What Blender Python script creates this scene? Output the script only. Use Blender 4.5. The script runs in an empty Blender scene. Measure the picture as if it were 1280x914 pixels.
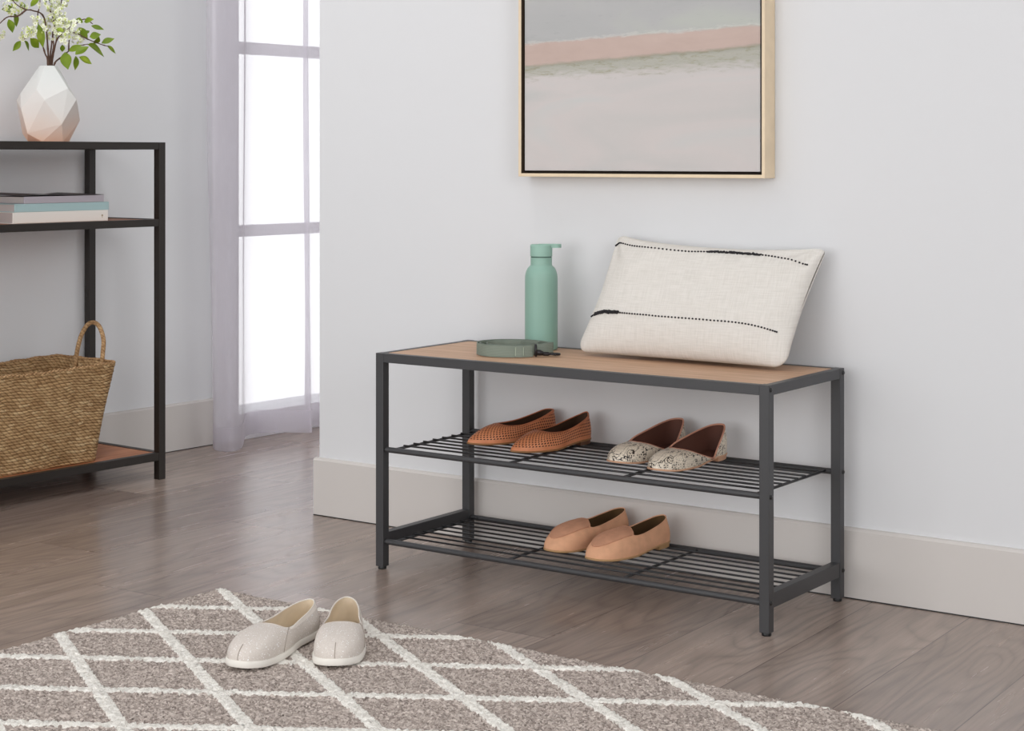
import bpy, bmesh, math, random
import numpy as np
from mathutils import Vector, Matrix, noise as mnoise

random.seed(7)
rng = np.random.default_rng(7)
scene = bpy.context.scene
COL = scene.collection
PI = math.pi

# ------------------------------------------------------------------ tagging
def tag(o, label=None, cat=None, group=None, kind=None):
    if label: o['label'] = label
    if cat: o['category'] = cat
    if group: o['group'] = group
    if kind: o['kind'] = kind
    return o

def empty(name, loc, rz=0.0):
    o = bpy.data.objects.new(name, None)
    o.empty_display_size = 0.05
    COL.objects.link(o)
    o.location = loc
    o.rotation_euler = (0, 0, rz)
    return o

# ------------------------------------------------------------------ materials
def srgb(r, g, b):
    def f(c):
        c /= 255.0
        return c / 12.92 if c <= 0.04045 else ((c + 0.055) / 1.055) ** 2.4
    return (f(r), f(g), f(b), 1.0)

class MT:
    def __init__(self, name, col=(0.5, 0.5, 0.5, 1), rough=0.5, metal=0.0, spec=0.5):
        self.m = bpy.data.materials.new(name)
        self.m.use_nodes = True
        self.nt = self.m.node_tree
        self.b = self.nt.nodes['Principled BSDF']
        self.out = self.nt.nodes['Material Output']
        self.b.inputs['Base Color'].default_value = col
        self.b.inputs['Roughness'].default_value = rough
        self.b.inputs['Metallic'].default_value = metal
        self.b.inputs['Specular IOR Level'].default_value = spec
        self._co = None
    def n(self, t, **kw):
        nd = self.nt.nodes.new(t)
        for k, v in kw.items():
            if k.startswith('i_'):
                key = k[2:]
                key = int(key) if key.isdigit() else key.replace('_', ' ')
                s = nd.inputs[key]
                if hasattr(v, 'node') or isinstance(v, bpy.types.NodeSocket):
                    self.nt.links.new(v, s)
                else:
                    s.default_value = v
            else:
                setattr(nd, k, v)
        return nd
    def co(self):
        if self._co is None:
            self._co = self.nt.nodes.new('ShaderNodeTexCoord')
        return self._co.outputs['Object']
    def map(self, scale=(1, 1, 1), rot=(0, 0, 0), loc=(0, 0, 0)):
        nd = self.n('ShaderNodeMapping')
        self.nt.links.new(self.co(), nd.inputs['Vector'])
        nd.inputs['Scale'].default_value = scale
        nd.inputs['Rotation'].default_value = rot
        nd.inputs['Location'].default_value = loc
        return nd.outputs[0]
    def noise(self, vec, scale, detail=3.0, rough=0.55, dist=0.0):
        nd = self.n('ShaderNodeTexNoise')
        self.nt.links.new(vec, nd.inputs['Vector'])
        nd.inputs['Scale'].default_value = scale
        nd.inputs['Detail'].default_value = detail
        nd.inputs['Roughness'].default_value = rough
        nd.inputs['Distortion'].default_value = dist
        return nd.outputs['Fac']
    def ramp(self, fac, stops, interp='LINEAR'):
        nd = self.n('ShaderNodeValToRGB')
        cr = nd.color_ramp
        cr.interpolation = interp
        while len(cr.elements) < len(stops): cr.elements.new(0.5)
        for e, (p, c) in zip(cr.elements, stops):
            e.position = p
            e.color = c
        self.nt.links.new(fac, nd.inputs['Fac'])
        return nd.outputs['Color']
    def math(self, op, a, b=None, c=None):
        nd = self.n('ShaderNodeMath', operation=op)
        for i, v in enumerate((a, b, c)):
            if v is None: continue
            if isinstance(v, (int, float)): nd.inputs[i].default_value = v
            else: self.nt.links.new(v, nd.inputs[i])
        return nd.outputs[0]
    def mix(self, fac, a, b, mode='MIX'):
        nd = self.n('ShaderNodeMixRGB', blend_type=mode)
        for i, v in enumerate((fac, a, b)):
            if isinstance(v, (int, float)): nd.inputs[i].default_value = v if i == 0 else (v, v, v, 1)
            elif isinstance(v, tuple): nd.inputs[i].default_value = v
            else: self.nt.links.new(v, nd.inputs[i])
        return nd.outputs[0]
    def sep(self, vec):
        nd = self.n('ShaderNodeSeparateXYZ')
        self.nt.links.new(vec, nd.inputs[0])
        return nd.outputs
    def comb(self, x, y, z):
        nd = self.n('ShaderNodeCombineXYZ')
        for i, v in enumerate((x, y, z)):
            if isinstance(v, (int, float)): nd.inputs[i].default_value = v
            else: self.nt.links.new(v, nd.inputs[i])
        return nd.outputs[0]
    def bump(self, h, strength=0.3, dist=0.002):
        nd = self.n('ShaderNodeBump')
        nd.inputs['Strength'].default_value = strength
        nd.inputs['Distance'].default_value = dist
        self.nt.links.new(h, nd.inputs['Height'])
        self.nt.links.new(nd.outputs[0], self.b.inputs['Normal'])
    def col(self, c):
        self.nt.links.new(c, self.b.inputs['Base Color'])
    def rough(self, r):
        self.nt.links.new(r, self.b.inputs['Roughness'])

M = {}
def simple(name, rgb, rough=0.5, metal=0.0, spec=0.5, nz=0.0, nscale=40, bump=0.0, bscale=200, bdist=0.001):
    t = MT(name, srgb(*rgb), rough, metal, spec)
    if nz:
        f = t.noise(t.co(), nscale, 4)
        c = srgb(*rgb)
        lo = tuple(x * (1 - nz) for x in c[:3]) + (1,)
        hi = tuple(min(1, x * (1 + nz)) for x in c[:3]) + (1,)
        t.col(t.ramp(f, [(0.3, lo), (0.7, hi)]))
    if bump:
        t.bump(t.noise(t.co(), bscale, 3), bump, bdist)
    M[name] = t.m
    return t.m

simple('wall_paint', (219, 220, 222), 0.75, spec=0.3, bump=0.05, bscale=350, bdist=0.0005)
simple('baseboard_paint', (207, 202, 198), 0.5, spec=0.4)
simple('ceiling_paint', (235, 235, 235), 0.9)
simple('window_paint', (232, 230, 234), 0.5)
simple('bench_metal', (58, 58, 60), 0.42, metal=0.0, spec=0.5)
simple('wire_metal', (38, 38, 40), 0.38, metal=0.0, spec=0.5)
simple('console_metal', (36, 30, 26), 0.45, metal=0.0, spec=0.45)
simple('bolt_black', (18, 18, 19), 0.3, spec=0.6)
simple('foot_black', (16, 16, 17), 0.4)
simple('oak_frame', (228, 208, 178), 0.45, nz=0.06, nscale=20)
simple('canvas_dark_edge', (58, 44, 30), 0.7)
simple('bottle_green', (138, 174, 160), 0.42, spec=0.45)
simple('cap_green', (146, 182, 168), 0.5, spec=0.4)
simple('bottle_gap', (50, 85, 75), 0.6)
simple('buckle_metal', (52, 50, 52), 0.28, metal=0.7)
simple('stitch_light', (165, 178, 160), 0.8)
simple('black_yarn', (30, 28, 32), 0.85)
simple('piping_cream', (238, 232, 222), 0.85)
simple('stem_brown', (92, 66, 52), 0.7, nz=0.3, nscale=60)
simple('sole_white', (236, 232, 224), 0.6, bump=0.2, bscale=300)
simple('tan_suede', (220, 168, 134), 0.9, spec=0.15, nz=0.10, nscale=40, bump=0.25, bscale=500, bdist=0.0006)
simple('tan_apron', (202, 150, 121), 0.9, spec=0.15, nz=0.10, nscale=50, bump=0.25, bscale=500, bdist=0.0006)
simple('tan_sole', (176, 138, 96), 0.7)
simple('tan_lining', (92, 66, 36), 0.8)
simple('tan_lining_rim', (205, 150, 98), 0.8)
simple('brown_sole', (140, 100, 62), 0.6)
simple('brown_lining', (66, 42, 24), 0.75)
simple('brown_trim', (186, 110, 72), 0.55, nz=0.12)
simple('brown_heel', (96, 62, 40), 0.5)
simple('pink_lining', (206, 150, 126), 0.6)
simple('dark_lining', (96, 58, 46), 0.7)
simple('pink_sole', (200, 156, 126), 0.6)
simple('cream_lining', (226, 210, 186), 0.85, nz=0.06, nscale=30)
simple('collar_cloth', (230, 222, 213), 0.9, nz=0.05, nscale=60)
simple('seam_grey', (172, 160, 150), 0.85)
simple('page_paper', (186, 178, 176), 0.85)
simple('cover_cream', (230, 228, 222), 0.6)
simple('cover_teal', (168, 196, 198), 0.55)
simple('cover_grey', (178, 172, 180), 0.6)
simple('cover_dark', (84, 80, 82), 0.5)
simple('emblem_grey', (170, 158, 135), 0.6)
simple('petal', (244, 246, 226), 0.7)
simple('petal_green', (206, 218, 130), 0.7)

def mat_floor():
    t = MT('wood_laminate', rough=0.42, spec=0.85)
    s = t.sep(t.map(rot=(0, 0, -math.radians(1.8))))
    X, Y = s[0], s[1]
    W = 0.203
    rowf = t.math('DIVIDE', t.math('ADD', X, 1.83 + 2.03 * 2 - 0.09), W)
    row = t.math('FLOOR', rowf)
    wn = t.n('ShaderNodeTexWhiteNoise', noise_dimensions='1D')
    t.nt.links.new(row, wn.inputs['W'])
    along = t.math('DIVIDE', t.math('ADD', Y, t.math('MULTIPLY', wn.outputs['Value'], 1.3)), 1.28)
    pl = t.math('FLOOR', along)
    wn2 = t.n('ShaderNodeTexWhiteNoise', noise_dimensions='2D')
    t.nt.links.new(t.comb(row, pl, 0.0), wn2.inputs['Vector'])
    pid = wn2.outputs['Value']
    # seams
    fx = t.math('FRACT', rowf)
    dx = t.math('MULTIPLY', t.math('MINIMUM', fx, t.math('SUBTRACT', 1.0, fx)), W)
    fy = t.math('FRACT', along)
    dy = t.math('MULTIPLY', t.math('MINIMUM', fy, t.math('SUBTRACT', 1.0, fy)), 1.28)
    d = t.math('MINIMUM', dx, dy)
    seam = t.math('LESS_THAN', d, 0.0011)
    # grain
    off = t.math('MULTIPLY', pid, 37.0)
    g = t.comb(t.math('ADD', X, off), t.math('MULTIPLY', Y, 0.035), off)
    fine = t.noise(g, 150, 6, 0.68, 0.15)
    g3 = t.comb(t.math('ADD', X, off), t.math('MULTIPLY', Y, 0.075), off)
    mid = t.noise(g3, 26, 4, 0.6, 0.5)
    g2 = t.comb(t.math('ADD', X, off), t.math('MULTIPLY', Y, 0.20), off)
    big = t.noise(g2, 6.0, 2, 0.45, 0.3)
    rings = t.math('FRACT', t.math('MULTIPLY', big, 16.0))
    rings = t.math('ABSOLUTE', t.math('SUBTRACT', rings, 0.5))
    rings = t.math('POWER', t.math('MULTIPLY', rings, 2.0), 2.5)
    tone = t.ramp(pid, [(0.0, srgb(138, 122, 113)), (0.3, srgb(159, 142, 131)), (0.5, srgb(147, 131, 121)), (0.75, srgb(165, 148, 137)), (1.0, srgb(153, 137, 127))])
    c = t.mix(1.0, tone, t.ramp(fine, [(0.3, (0.86, 0.86, 0.86, 1)), (0.7, (1.12, 1.12, 1.12, 1))]), 'MULTIPLY')
    c = t.mix(1.0, c, t.ramp(mid, [(0.3, (0.82, 0.82, 0.82, 1)), (0.7, (1.16, 1.15, 1.14, 1))]), 'MULTIPLY')
    c = t.mix(t.math('MULTIPLY', t.math('MULTIPLY', rings, t.math('GREATER_THAN', t.noise(g2, 1.7, 0), 0.40)), 0.30), c, srgb(92, 80, 74))
    c = t.mix(t.math('MULTIPLY', seam, 0.6), c, srgb(66, 57, 53))
    t.col(c)
    t.rough(t.math('ADD', t.math('MULTIPLY', mid, 0.10), 0.21))
    h = t.math('SUBTRACT', t.math('MULTIPLY', mid, 0.5), t.math('MULTIPLY', seam, 1.0))
    t.bump(h, 0.05, 0.001)
    M['floor'] = t.m
mat_floor()

def mat_wood(name, cols, ang=0.0, scale=1.0, axis='x'):
    t = MT(name, rough=0.5, spec=0.35)
    s = t.sep(t.map(rot=(0, 0, ang)))
    if axis == 'x': g = t.comb(t.math('MULTIPLY', s[0], 0.07), s[1], s[2])
    else: g = t.comb(s[0], t.math('MULTIPLY', s[1], 0.07), s[2])
    f = t.noise(g, 70 * scale, 5, 0.6, 0.4)
    b = t.noise(g, 14 * scale, 3, 0.5, 1.0)
    c = t.ramp(f, [(0.3, cols[0]), (0.5, cols[1]), (0.72, cols[2])])
    c = t.mix(0.35, c, t.ramp(b, [(0.35, cols[0]), (0.65, cols[2])]))
    t.col(c)
    t.bump(f, 0.08, 0.0006)
    M[name] = t.m
mat_wood('bench_wood', [srgb(168, 130, 102), srgb(196, 158, 128), srgb(212, 176, 146)])
mat_wood('console_wood', [srgb(152, 92, 58), srgb(186, 120, 82), srgb(206, 144, 104)], axis='y')

def mat_rug():
    t = MT('rug_pile', rough=0.95, spec=0.05)
    p = t.co()
    warp = t.noise(p, 60, 2)
    w2 = t.noise(p, 130, 2)
    s = t.sep(p)
    wob = t.math('MULTIPLY', t.math('SUBTRACT', w2, 0.5), 0.007)
    X, Y = s[0], s[1]
    def dist(sg, c0, sp):
        v = t.math('ADD', t.math('MULTIPLY', X, 0.6 * sg), Y)
        v = t.math('ADD', t.math('DIVIDE', t.math('SUBTRACT', v, c0), sp), 0.5)
        v = t.math('ABSOLUTE', t.math('SUBTRACT', t.math('FRACT', v), 0.5))
        return t.math('MULTIPLY', v, sp * 0.857)
    dA = dist(1, 0.64 - 0.2093 * 10, 0.2093)
    dB = dist(-1, 3.95 - 0.2077 * 20, 0.2077)
    dm = t.math('ADD', t.math('MINIMUM', dA, dB), wob)
    line = t.math('LESS_THAN', dm, 0.0115)
    nd = t.n('ShaderNodeTexVoronoi', feature='F1')
    nd.inputs['Scale'].default_value = 260
    t.nt.links.new(p, nd.inputs['Vector'])
    cellv = t.sep(nd.outputs['Color'])[0]
    taupe = t.ramp(cellv, [(0.0, srgb(140, 127, 120)), (0.5, srgb(194, 180, 171)), (1.0, srgb(232, 219, 210))])
    taupe = t.mix(t.math('MULTIPLY', t.noise(p, 5, 2), 0.35), taupe, srgb(164, 156, 149))
    white = t.ramp(cellv, [(0.0, srgb(236, 231, 222)), (1.0, srgb(254, 251, 244))])
    t.col(t.mix(line, taupe, white))
    t.bump(t.noise(p, 420, 2), 0.6, 0.003)
    M['rug'] = t.m
mat_rug()

def mat_basket():
    t = MT('seagrass', rough=0.75, spec=0.25)
    s = t.sep(t.co())
    z = s[2]
    h = t.math('ADD', s[0], t.math('MULTIPLY', s[1], 1.0))
    wob = t.math('MULTIPLY', t.noise(t.co(), 12, 2), 0.022)
    rows = t.math('MULTIPLY', t.math('ADD', z, wob), 125.0)
    rid = t.math('FLOOR', rows)
    alt = t.math('MULTIPLY', t.math('FRACT', t.math('MULTIPLY', rid, 0.5)), 1.0)
    rf = t.math('FRACT', rows)
    st = t.math('FRACT', t.math('ADD', t.math('ADD', t.math('MULTIPLY', h, 62.0), alt), t.math('MULTIPLY', rf, 0.55)))
    hrow = t.math('SINE', t.math('MULTIPLY', rf, PI))
    hst = t.math('SINE', t.math('MULTIPLY', st, PI))
    hh = t.math('MULTIPLY', t.math('POWER', hrow, 0.6), t.math('POWER', hst, 0.5))
    sc = t.comb(t.math('FLOOR', t.math('ADD', t.math('MULTIPLY', h, 62.0), alt)), rid, 0.0)
    wn = t.n('ShaderNodeTexWhiteNoise', noise_dimensions='2D')
    t.nt.links.new(sc, wn.inputs['Vector'])
    c = t.ramp(wn.outputs['Value'], [(0.0, srgb(150, 116, 78)), (0.4, srgb(184, 148, 104)), (0.8, srgb(206, 172, 126)), (1.0, srgb(232, 204, 160))])
    c = t.mix(0.5, c, t.ramp(t.noise(t.co(), 25, 3), [(0.3, srgb(160, 124, 84)), (0.7, srgb(206, 172, 128))]))
    c = t.mix(1.0, c, t.ramp(hh, [(0.0, (0.35, 0.28, 0.22, 1)), (0.6, (1, 1, 1, 1))]), 'MULTIPLY')
    t.col(c)
    t.bump(hh, 0.9, 0.003)
    M['basket'] = t.m
mat_basket()

def mat_rope():
    t = MT('rope_wrap', rough=0.8, spec=0.2)
    s = t.sep(t.co())
    w = t.math('FRACT', t.math('MULTIPLY', t.math('ADD', s[2], t.math('MULTIPLY', s[1], 0.9)), 110.0))
    hh = t.math('SINE', t.math('MULTIPLY', w, PI))
    c = t.ramp(t.noise(t.co(), 90, 3), [(0.3, srgb(150, 114, 78)), (0.7, srgb(206, 170, 128))])
    c = t.mix(1.0, c, t.ramp(hh, [(0.0, (0.55, 0.5, 0.45, 1)), (0.6, (1, 1, 1, 1))]), 'MULTIPLY')
    t.col(c)
    t.bump(hh, 0.6, 0.002)
    M['rope'] = t.m
mat_rope()

def mat_painting():
    # object coords: x across, z up (origin at lower left of canvas)
    t = MT('abstract_paint', rough=0.7, spec=0.2)
    s = t.sep(t.co())
    x, z = s[0], s[2]
    st = t.comb(t.math('MULTIPLY', x, 1.0), 0.0, t.math('MULTIPLY', z, 4.0))
    n1 = t.noise(st, 6, 5, 0.6, 0.5)
    n2 = t.noise(st, 2.2, 3, 0.5, 0.8)
    n3 = t.noise(t.comb(t.math('MULTIPLY', x, 3.0), 3.0, t.math('MULTIPLY', z, 14.0)), 8, 5, 0.7, 0.4)
    c0 = t.ramp(n2, [(0.3, srgb(192, 191, 189)), (0.5, srgb(202, 196, 194)), (0.7, srgb(193, 197, 196))])
    sky = t.ramp(n2, [(0.3, srgb(170, 172, 171)), (0.55, srgb(179, 179, 179)), (0.75, srgb(185, 189, 181))])
    sky = t.mix(t.math('MULTIPLY', t.math('GREATER_THAN', n3, 0.62), 0.25), sky, srgb(160, 160, 162))
    pink = t.ramp(n1, [(0.3, srgb(188, 167, 158)), (0.7, srgb(197, 177, 168))])
    olive = t.ramp(n3, [(0.3, srgb(166, 163, 154)), (0.5, srgb(178, 177, 168)), (0.75, srgb(152, 147, 122))])
    ripple = t.math('MULTIPLY', t.math('SUBTRACT', n1, 0.5), 0.012)
    zr = t.math('ADD', z, ripple)
    # band limits tilt upward to the right
    def band(z0, slope, soft, amp=0.0):
        e = t.math('SUBTRACT', zr, t.math('ADD', t.math('MULTIPLY', x, slope), z0))
        if amp: e = t.math('ADD', e, t.math('MULTIPLY', t.math('SUBTRACT', n3, 0.5), amp))
        nd = t.n('ShaderNodeClamp')
        t.nt.links.new(t.math('ADD', t.math('DIVIDE', e, soft), 0.5), nd.inputs[0])
        return nd.outputs[0]
    c = t.mix(band(0.212, 0.022, 0.020, 0.060), c0, olive)
    # dark olive stroke just under the pink
    up = band(0.237, 0.045, 0.006, 0.012)
    c = t.mix(t.math('MULTIPLY', band(0.232, 0.042, 0.01, 0.03), 0.45), c, srgb(120, 117, 86))
    c = t.mix(up, c, pink)
    c = t.mix(band(0.287, 0.03, 0.005, 0.01), c, sky)
    hl = t.math('SUBTRACT', band(0.2865, 0.034, 0.004, 0.03), band(0.2895, 0.034, 0.004, 0.03))
    c = t.mix(t.math('MULTIPLY', hl, 0.5), c, srgb(213, 211, 204))
    t.col(c)
    t.bump(n3, 0.12, 0.001)
    M['painting'] = t.m
mat_painting()

def mat_weave(name, c1, c2, sc=420, b=0.5, dist=0.001, fuzz=0.3, slub=True, sparkle=False):
    t = MT(name, rough=0.9, spec=0.1)
    s = t.sep(t.co())
    p = t.co()
    a = t.noise(t.comb(t.math('MULTIPLY', s[0], 1.0), 0.0, t.math('MULTIPLY', s[2], 0.06)), sc, 2)
    h = t.noise(t.comb(t.math('MULTIPLY', s[0], 0.06), 0.0, s[2]), sc, 2)
    m = t.math('MULTIPLY', t.math('ADD', a, h), 0.5)
    if sparkle: m = t.noise(p, sc, 3, 0.7)
    t.col(t.ramp(m, [(0.38, c1), (0.6, c2)]))
    if sparkle:
        nd = t.n('ShaderNodeTexVoronoi', feature='F1')
        nd.inputs['Scale'].default_value = 700
        t.nt.links.new(p, nd.inputs['Vector'])
        v = t.sep(nd.outputs['Color'])[0]
        g = t.math('GREATER_THAN', v, 0.97)
        t.col(t.mix(g, t.ramp(m, [(0.38, c1), (0.6, c2)]), (0.95, 0.95, 0.95, 1)))
        t.rough(t.math('SUBTRACT', 0.85, t.math('MULTIPLY', g, 0.6)))
    t.bump(m, b, dist)
    M[name] = t.m
mat_weave('pillow_cotton', srgb(212, 208, 201), srgb(223, 219, 213), 420, 0.5, 0.0016)
mat_weave('canvas_cloth', srgb(202, 193, 185), srgb(222, 214, 206), 900, 0.0, 0.0004, sparkle=True)
mat_weave('book_cloth', srgb(200, 196, 190), srgb(230, 226, 218), 500, 0.2, 0.0004)

def mat_perf():
    t = MT('perforated_leather', rough=0.5, spec=0.3)
    tc = t.n('ShaderNodeTexCoord')
    u = t.sep(tc.outputs['UV'])
    P = 0.0062
    row = t.math('FLOOR', t.math('DIVIDE', u[1], P))
    sh = t.math('MULTIPLY', t.math('MODULO', row, 2.0), 0.5)
    a = t.math('SUBTRACT', t.math('FRACT', t.math('ADD', t.math('DIVIDE', u[0], P), sh)), 0.5)
    b = t.math('SUBTRACT', t.math('FRACT', t.math('DIVIDE', u[1], P)), 0.5)
    d = t.math('SQRT', t.math('ADD', t.math('MULTIPLY', a, a), t.math('MULTIPLY', b, b)))
    hole = t.math('MULTIPLY', t.math('LESS_THAN', d, 0.30), t.math('GREATER_THAN', u[1], 0.0085))
    base = t.ramp(t.noise(t.co(), 30, 3), [(0.3, srgb(190, 116, 76)), (0.7, srgb(214, 142, 102))])
    t.col(t.mix(hole, base, srgb(62, 34, 22)))
    t.bump(t.math('SUBTRACT', 1.0, hole), 0.5, 0.001)
    M['perf'] = t.m
mat_perf()

def mat_snake():
    t = MT('snakeskin', rough=0.4, spec=0.4)
    p = t.map(scale=(1.0, 1.6, 1.0))
    nd = t.n('ShaderNodeTexVoronoi', feature='F1')
    nd.inputs['Scale'].default_value = 230
    nd.inputs['Randomness'].default_value = 0.25
    t.nt.links.new(p, nd.inputs['Vector'])
    big = t.noise(t.co(), 55, 3, 0.6, 1.5)
    blot = t.math('GREATER_THAN', big, 0.545)
    cell = t.math('LESS_THAN', nd.outputs['Distance'], 0.43)
    edge = t.math('LESS_THAN', t.math('ABSOLUTE', t.math('SUBTRACT', t.noise(t.co(), 34, 2, 0.5, 1.0), 0.5)), 0.012)
    dark = t.math('MAXIMUM', t.math('MULTIPLY', blot, cell), edge)
    c = t.mix(t.math('MULTIPLY', t.noise(t.co(), 20, 2), 0.9), srgb(246, 236, 220), srgb(220, 208, 188))
    c = t.mix(t.math('MULTIPLY', t.math('SUBTRACT', 1.0, cell), 0.35), c, srgb(168, 156, 140))
    t.col(t.mix(dark, c, srgb(48, 42, 38)))
    t.bump(nd.outputs['Distance'], -0.3, 0.001)
    M['snake'] = t.m
mat_snake()

def mat_web():
    t = MT('webbing_green', rough=0.7, spec=0.25)
    s = t.sep(t.co())
    a = t.math('SINE', t.math('MULTIPLY', s[2], 2600.0))
    c = t.mix(t.math('ADD', t.math('MULTIPLY', a, 0.2), 0.35), srgb(112, 124, 113), srgb(150, 158, 147))
    t.col(c)
    t.bump(a, 0.3, 0.0006)
    M['webbing'] = t.m
mat_web()

def mat_vase():
    # dipped matt glaze: white over a peach clay foot
    t = MT('dipped_ceramic', rough=0.75, spec=0.2)
    s = t.sep(t.co())
    zz = t.math('ADD', s[2], t.math('MULTIPLY', t.math('SUBTRACT', t.noise(t.co(), 14, 2), 0.5), 0.05))
    t.col(t.ramp(t.math('DIVIDE', zz, 0.2), [(0.02, srgb(226, 206, 188)), (0.2, srgb(224, 214, 205)), (0.42, srgb(221, 218, 214)), (0.9, srgb(218, 220, 218))]))
    M['vase'] = t.m
mat_vase()

def mat_leaf():
    t = MT('leaf_green', rough=0.5, spec=0.35)
    f = t.noise(t.co(), 18, 2)
    t.col(t.ramp(f, [(0.3, srgb(90, 116, 10)), (0.55, srgb(116, 140, 20)), (0.75, srgb(160, 176, 54))]))
    t.b.inputs['Subsurface Weight'].default_value = 0.0
    M['leaf'] = t.m
mat_leaf()

def mat_sheer():
    m = bpy.data.materials.new('sheer_voile')
    m.use_nodes = True
    nt = m.node_tree
    nt.nodes.clear()
    out = nt.nodes.new('ShaderNodeOutputMaterial')
    tr = nt.nodes.new('ShaderNodeBsdfTransparent'); tr.inputs[0].default_value = (0.98, 0.975, 1.0, 1)
    df = nt.nodes.new('ShaderNodeBsdfDiffuse'); df.inputs[0].default_value = srgb(228, 224, 228)
    tl = nt.nodes.new('ShaderNodeBsdfTranslucent'); tl.inputs[0].default_value = srgb(232, 228, 234)
    ms = nt.nodes.new('ShaderNodeMixShader'); ms.inputs[0].default_value = 0.5
    nt.links.new(df.outputs[0], ms.inputs[1]); nt.links.new(tl.outputs[0], ms.inputs[2])
    lw = nt.nodes.new('ShaderNodeLayerWeight'); lw.inputs[0].default_value = 0.25
    tc = nt.nodes.new('ShaderNodeTexCoord')
    mp = nt.nodes.new('ShaderNodeMapping'); mp.inputs['Scale'].default_value = (1, 1, 0.12)
    nz = nt.nodes.new('ShaderNodeTexNoise'); nz.inputs['Scale'].default_value = 260
    nt.links.new(tc.outputs['Object'], mp.inputs[0]); nt.links.new(mp.outputs[0], nz.inputs['Vector'])
    a = nt.nodes.new('ShaderNodeMath'); a.operation = 'MULTIPLY_ADD'
    a.inputs[1].default_value = 0.5; a.inputs[2].default_value = 0.34
    nt.links.new(lw.outputs['Facing'], a.inputs[0])
    b = nt.nodes.new('ShaderNodeMath'); b.operation = 'MULTIPLY_ADD'; b.use_clamp = True
    b.inputs[1].default_value = 0.02
    nt.links.new(nz.outputs['Fac'], b.inputs[0]); nt.links.new(a.outputs[0], b.inputs[2])
    mx = nt.nodes.new('ShaderNodeMixShader')
    nt.links.new(b.outputs[0], mx.inputs[0]); nt.links.new(tr.outputs[0], mx.inputs[1]); nt.links.new(ms.outputs[0], mx.inputs[2])
    nt.links.new(mx.outputs[0], out.inputs[0])
    M['sheer'] = m
mat_sheer()

# ------------------------------------------------------------------ mesh helpers
def mk(name, verts, faces, mat, parent=None, smooth=True, loc=None):
    me = bpy.data.meshes.new(name)
    me.from_pydata([tuple(map(float, v)) for v in verts], [], faces)
    me.validate()
    me.update()
    if smooth:
        me.polygons.foreach_set('use_smooth', [True] * len(me.polygons))
    me.materials.append(M[mat])
    o = bpy.data.objects.new(name, me)
    COL.objects.link(o)
    if parent: o.parent = parent
    if loc is not None: o.location = loc
    return o

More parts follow.
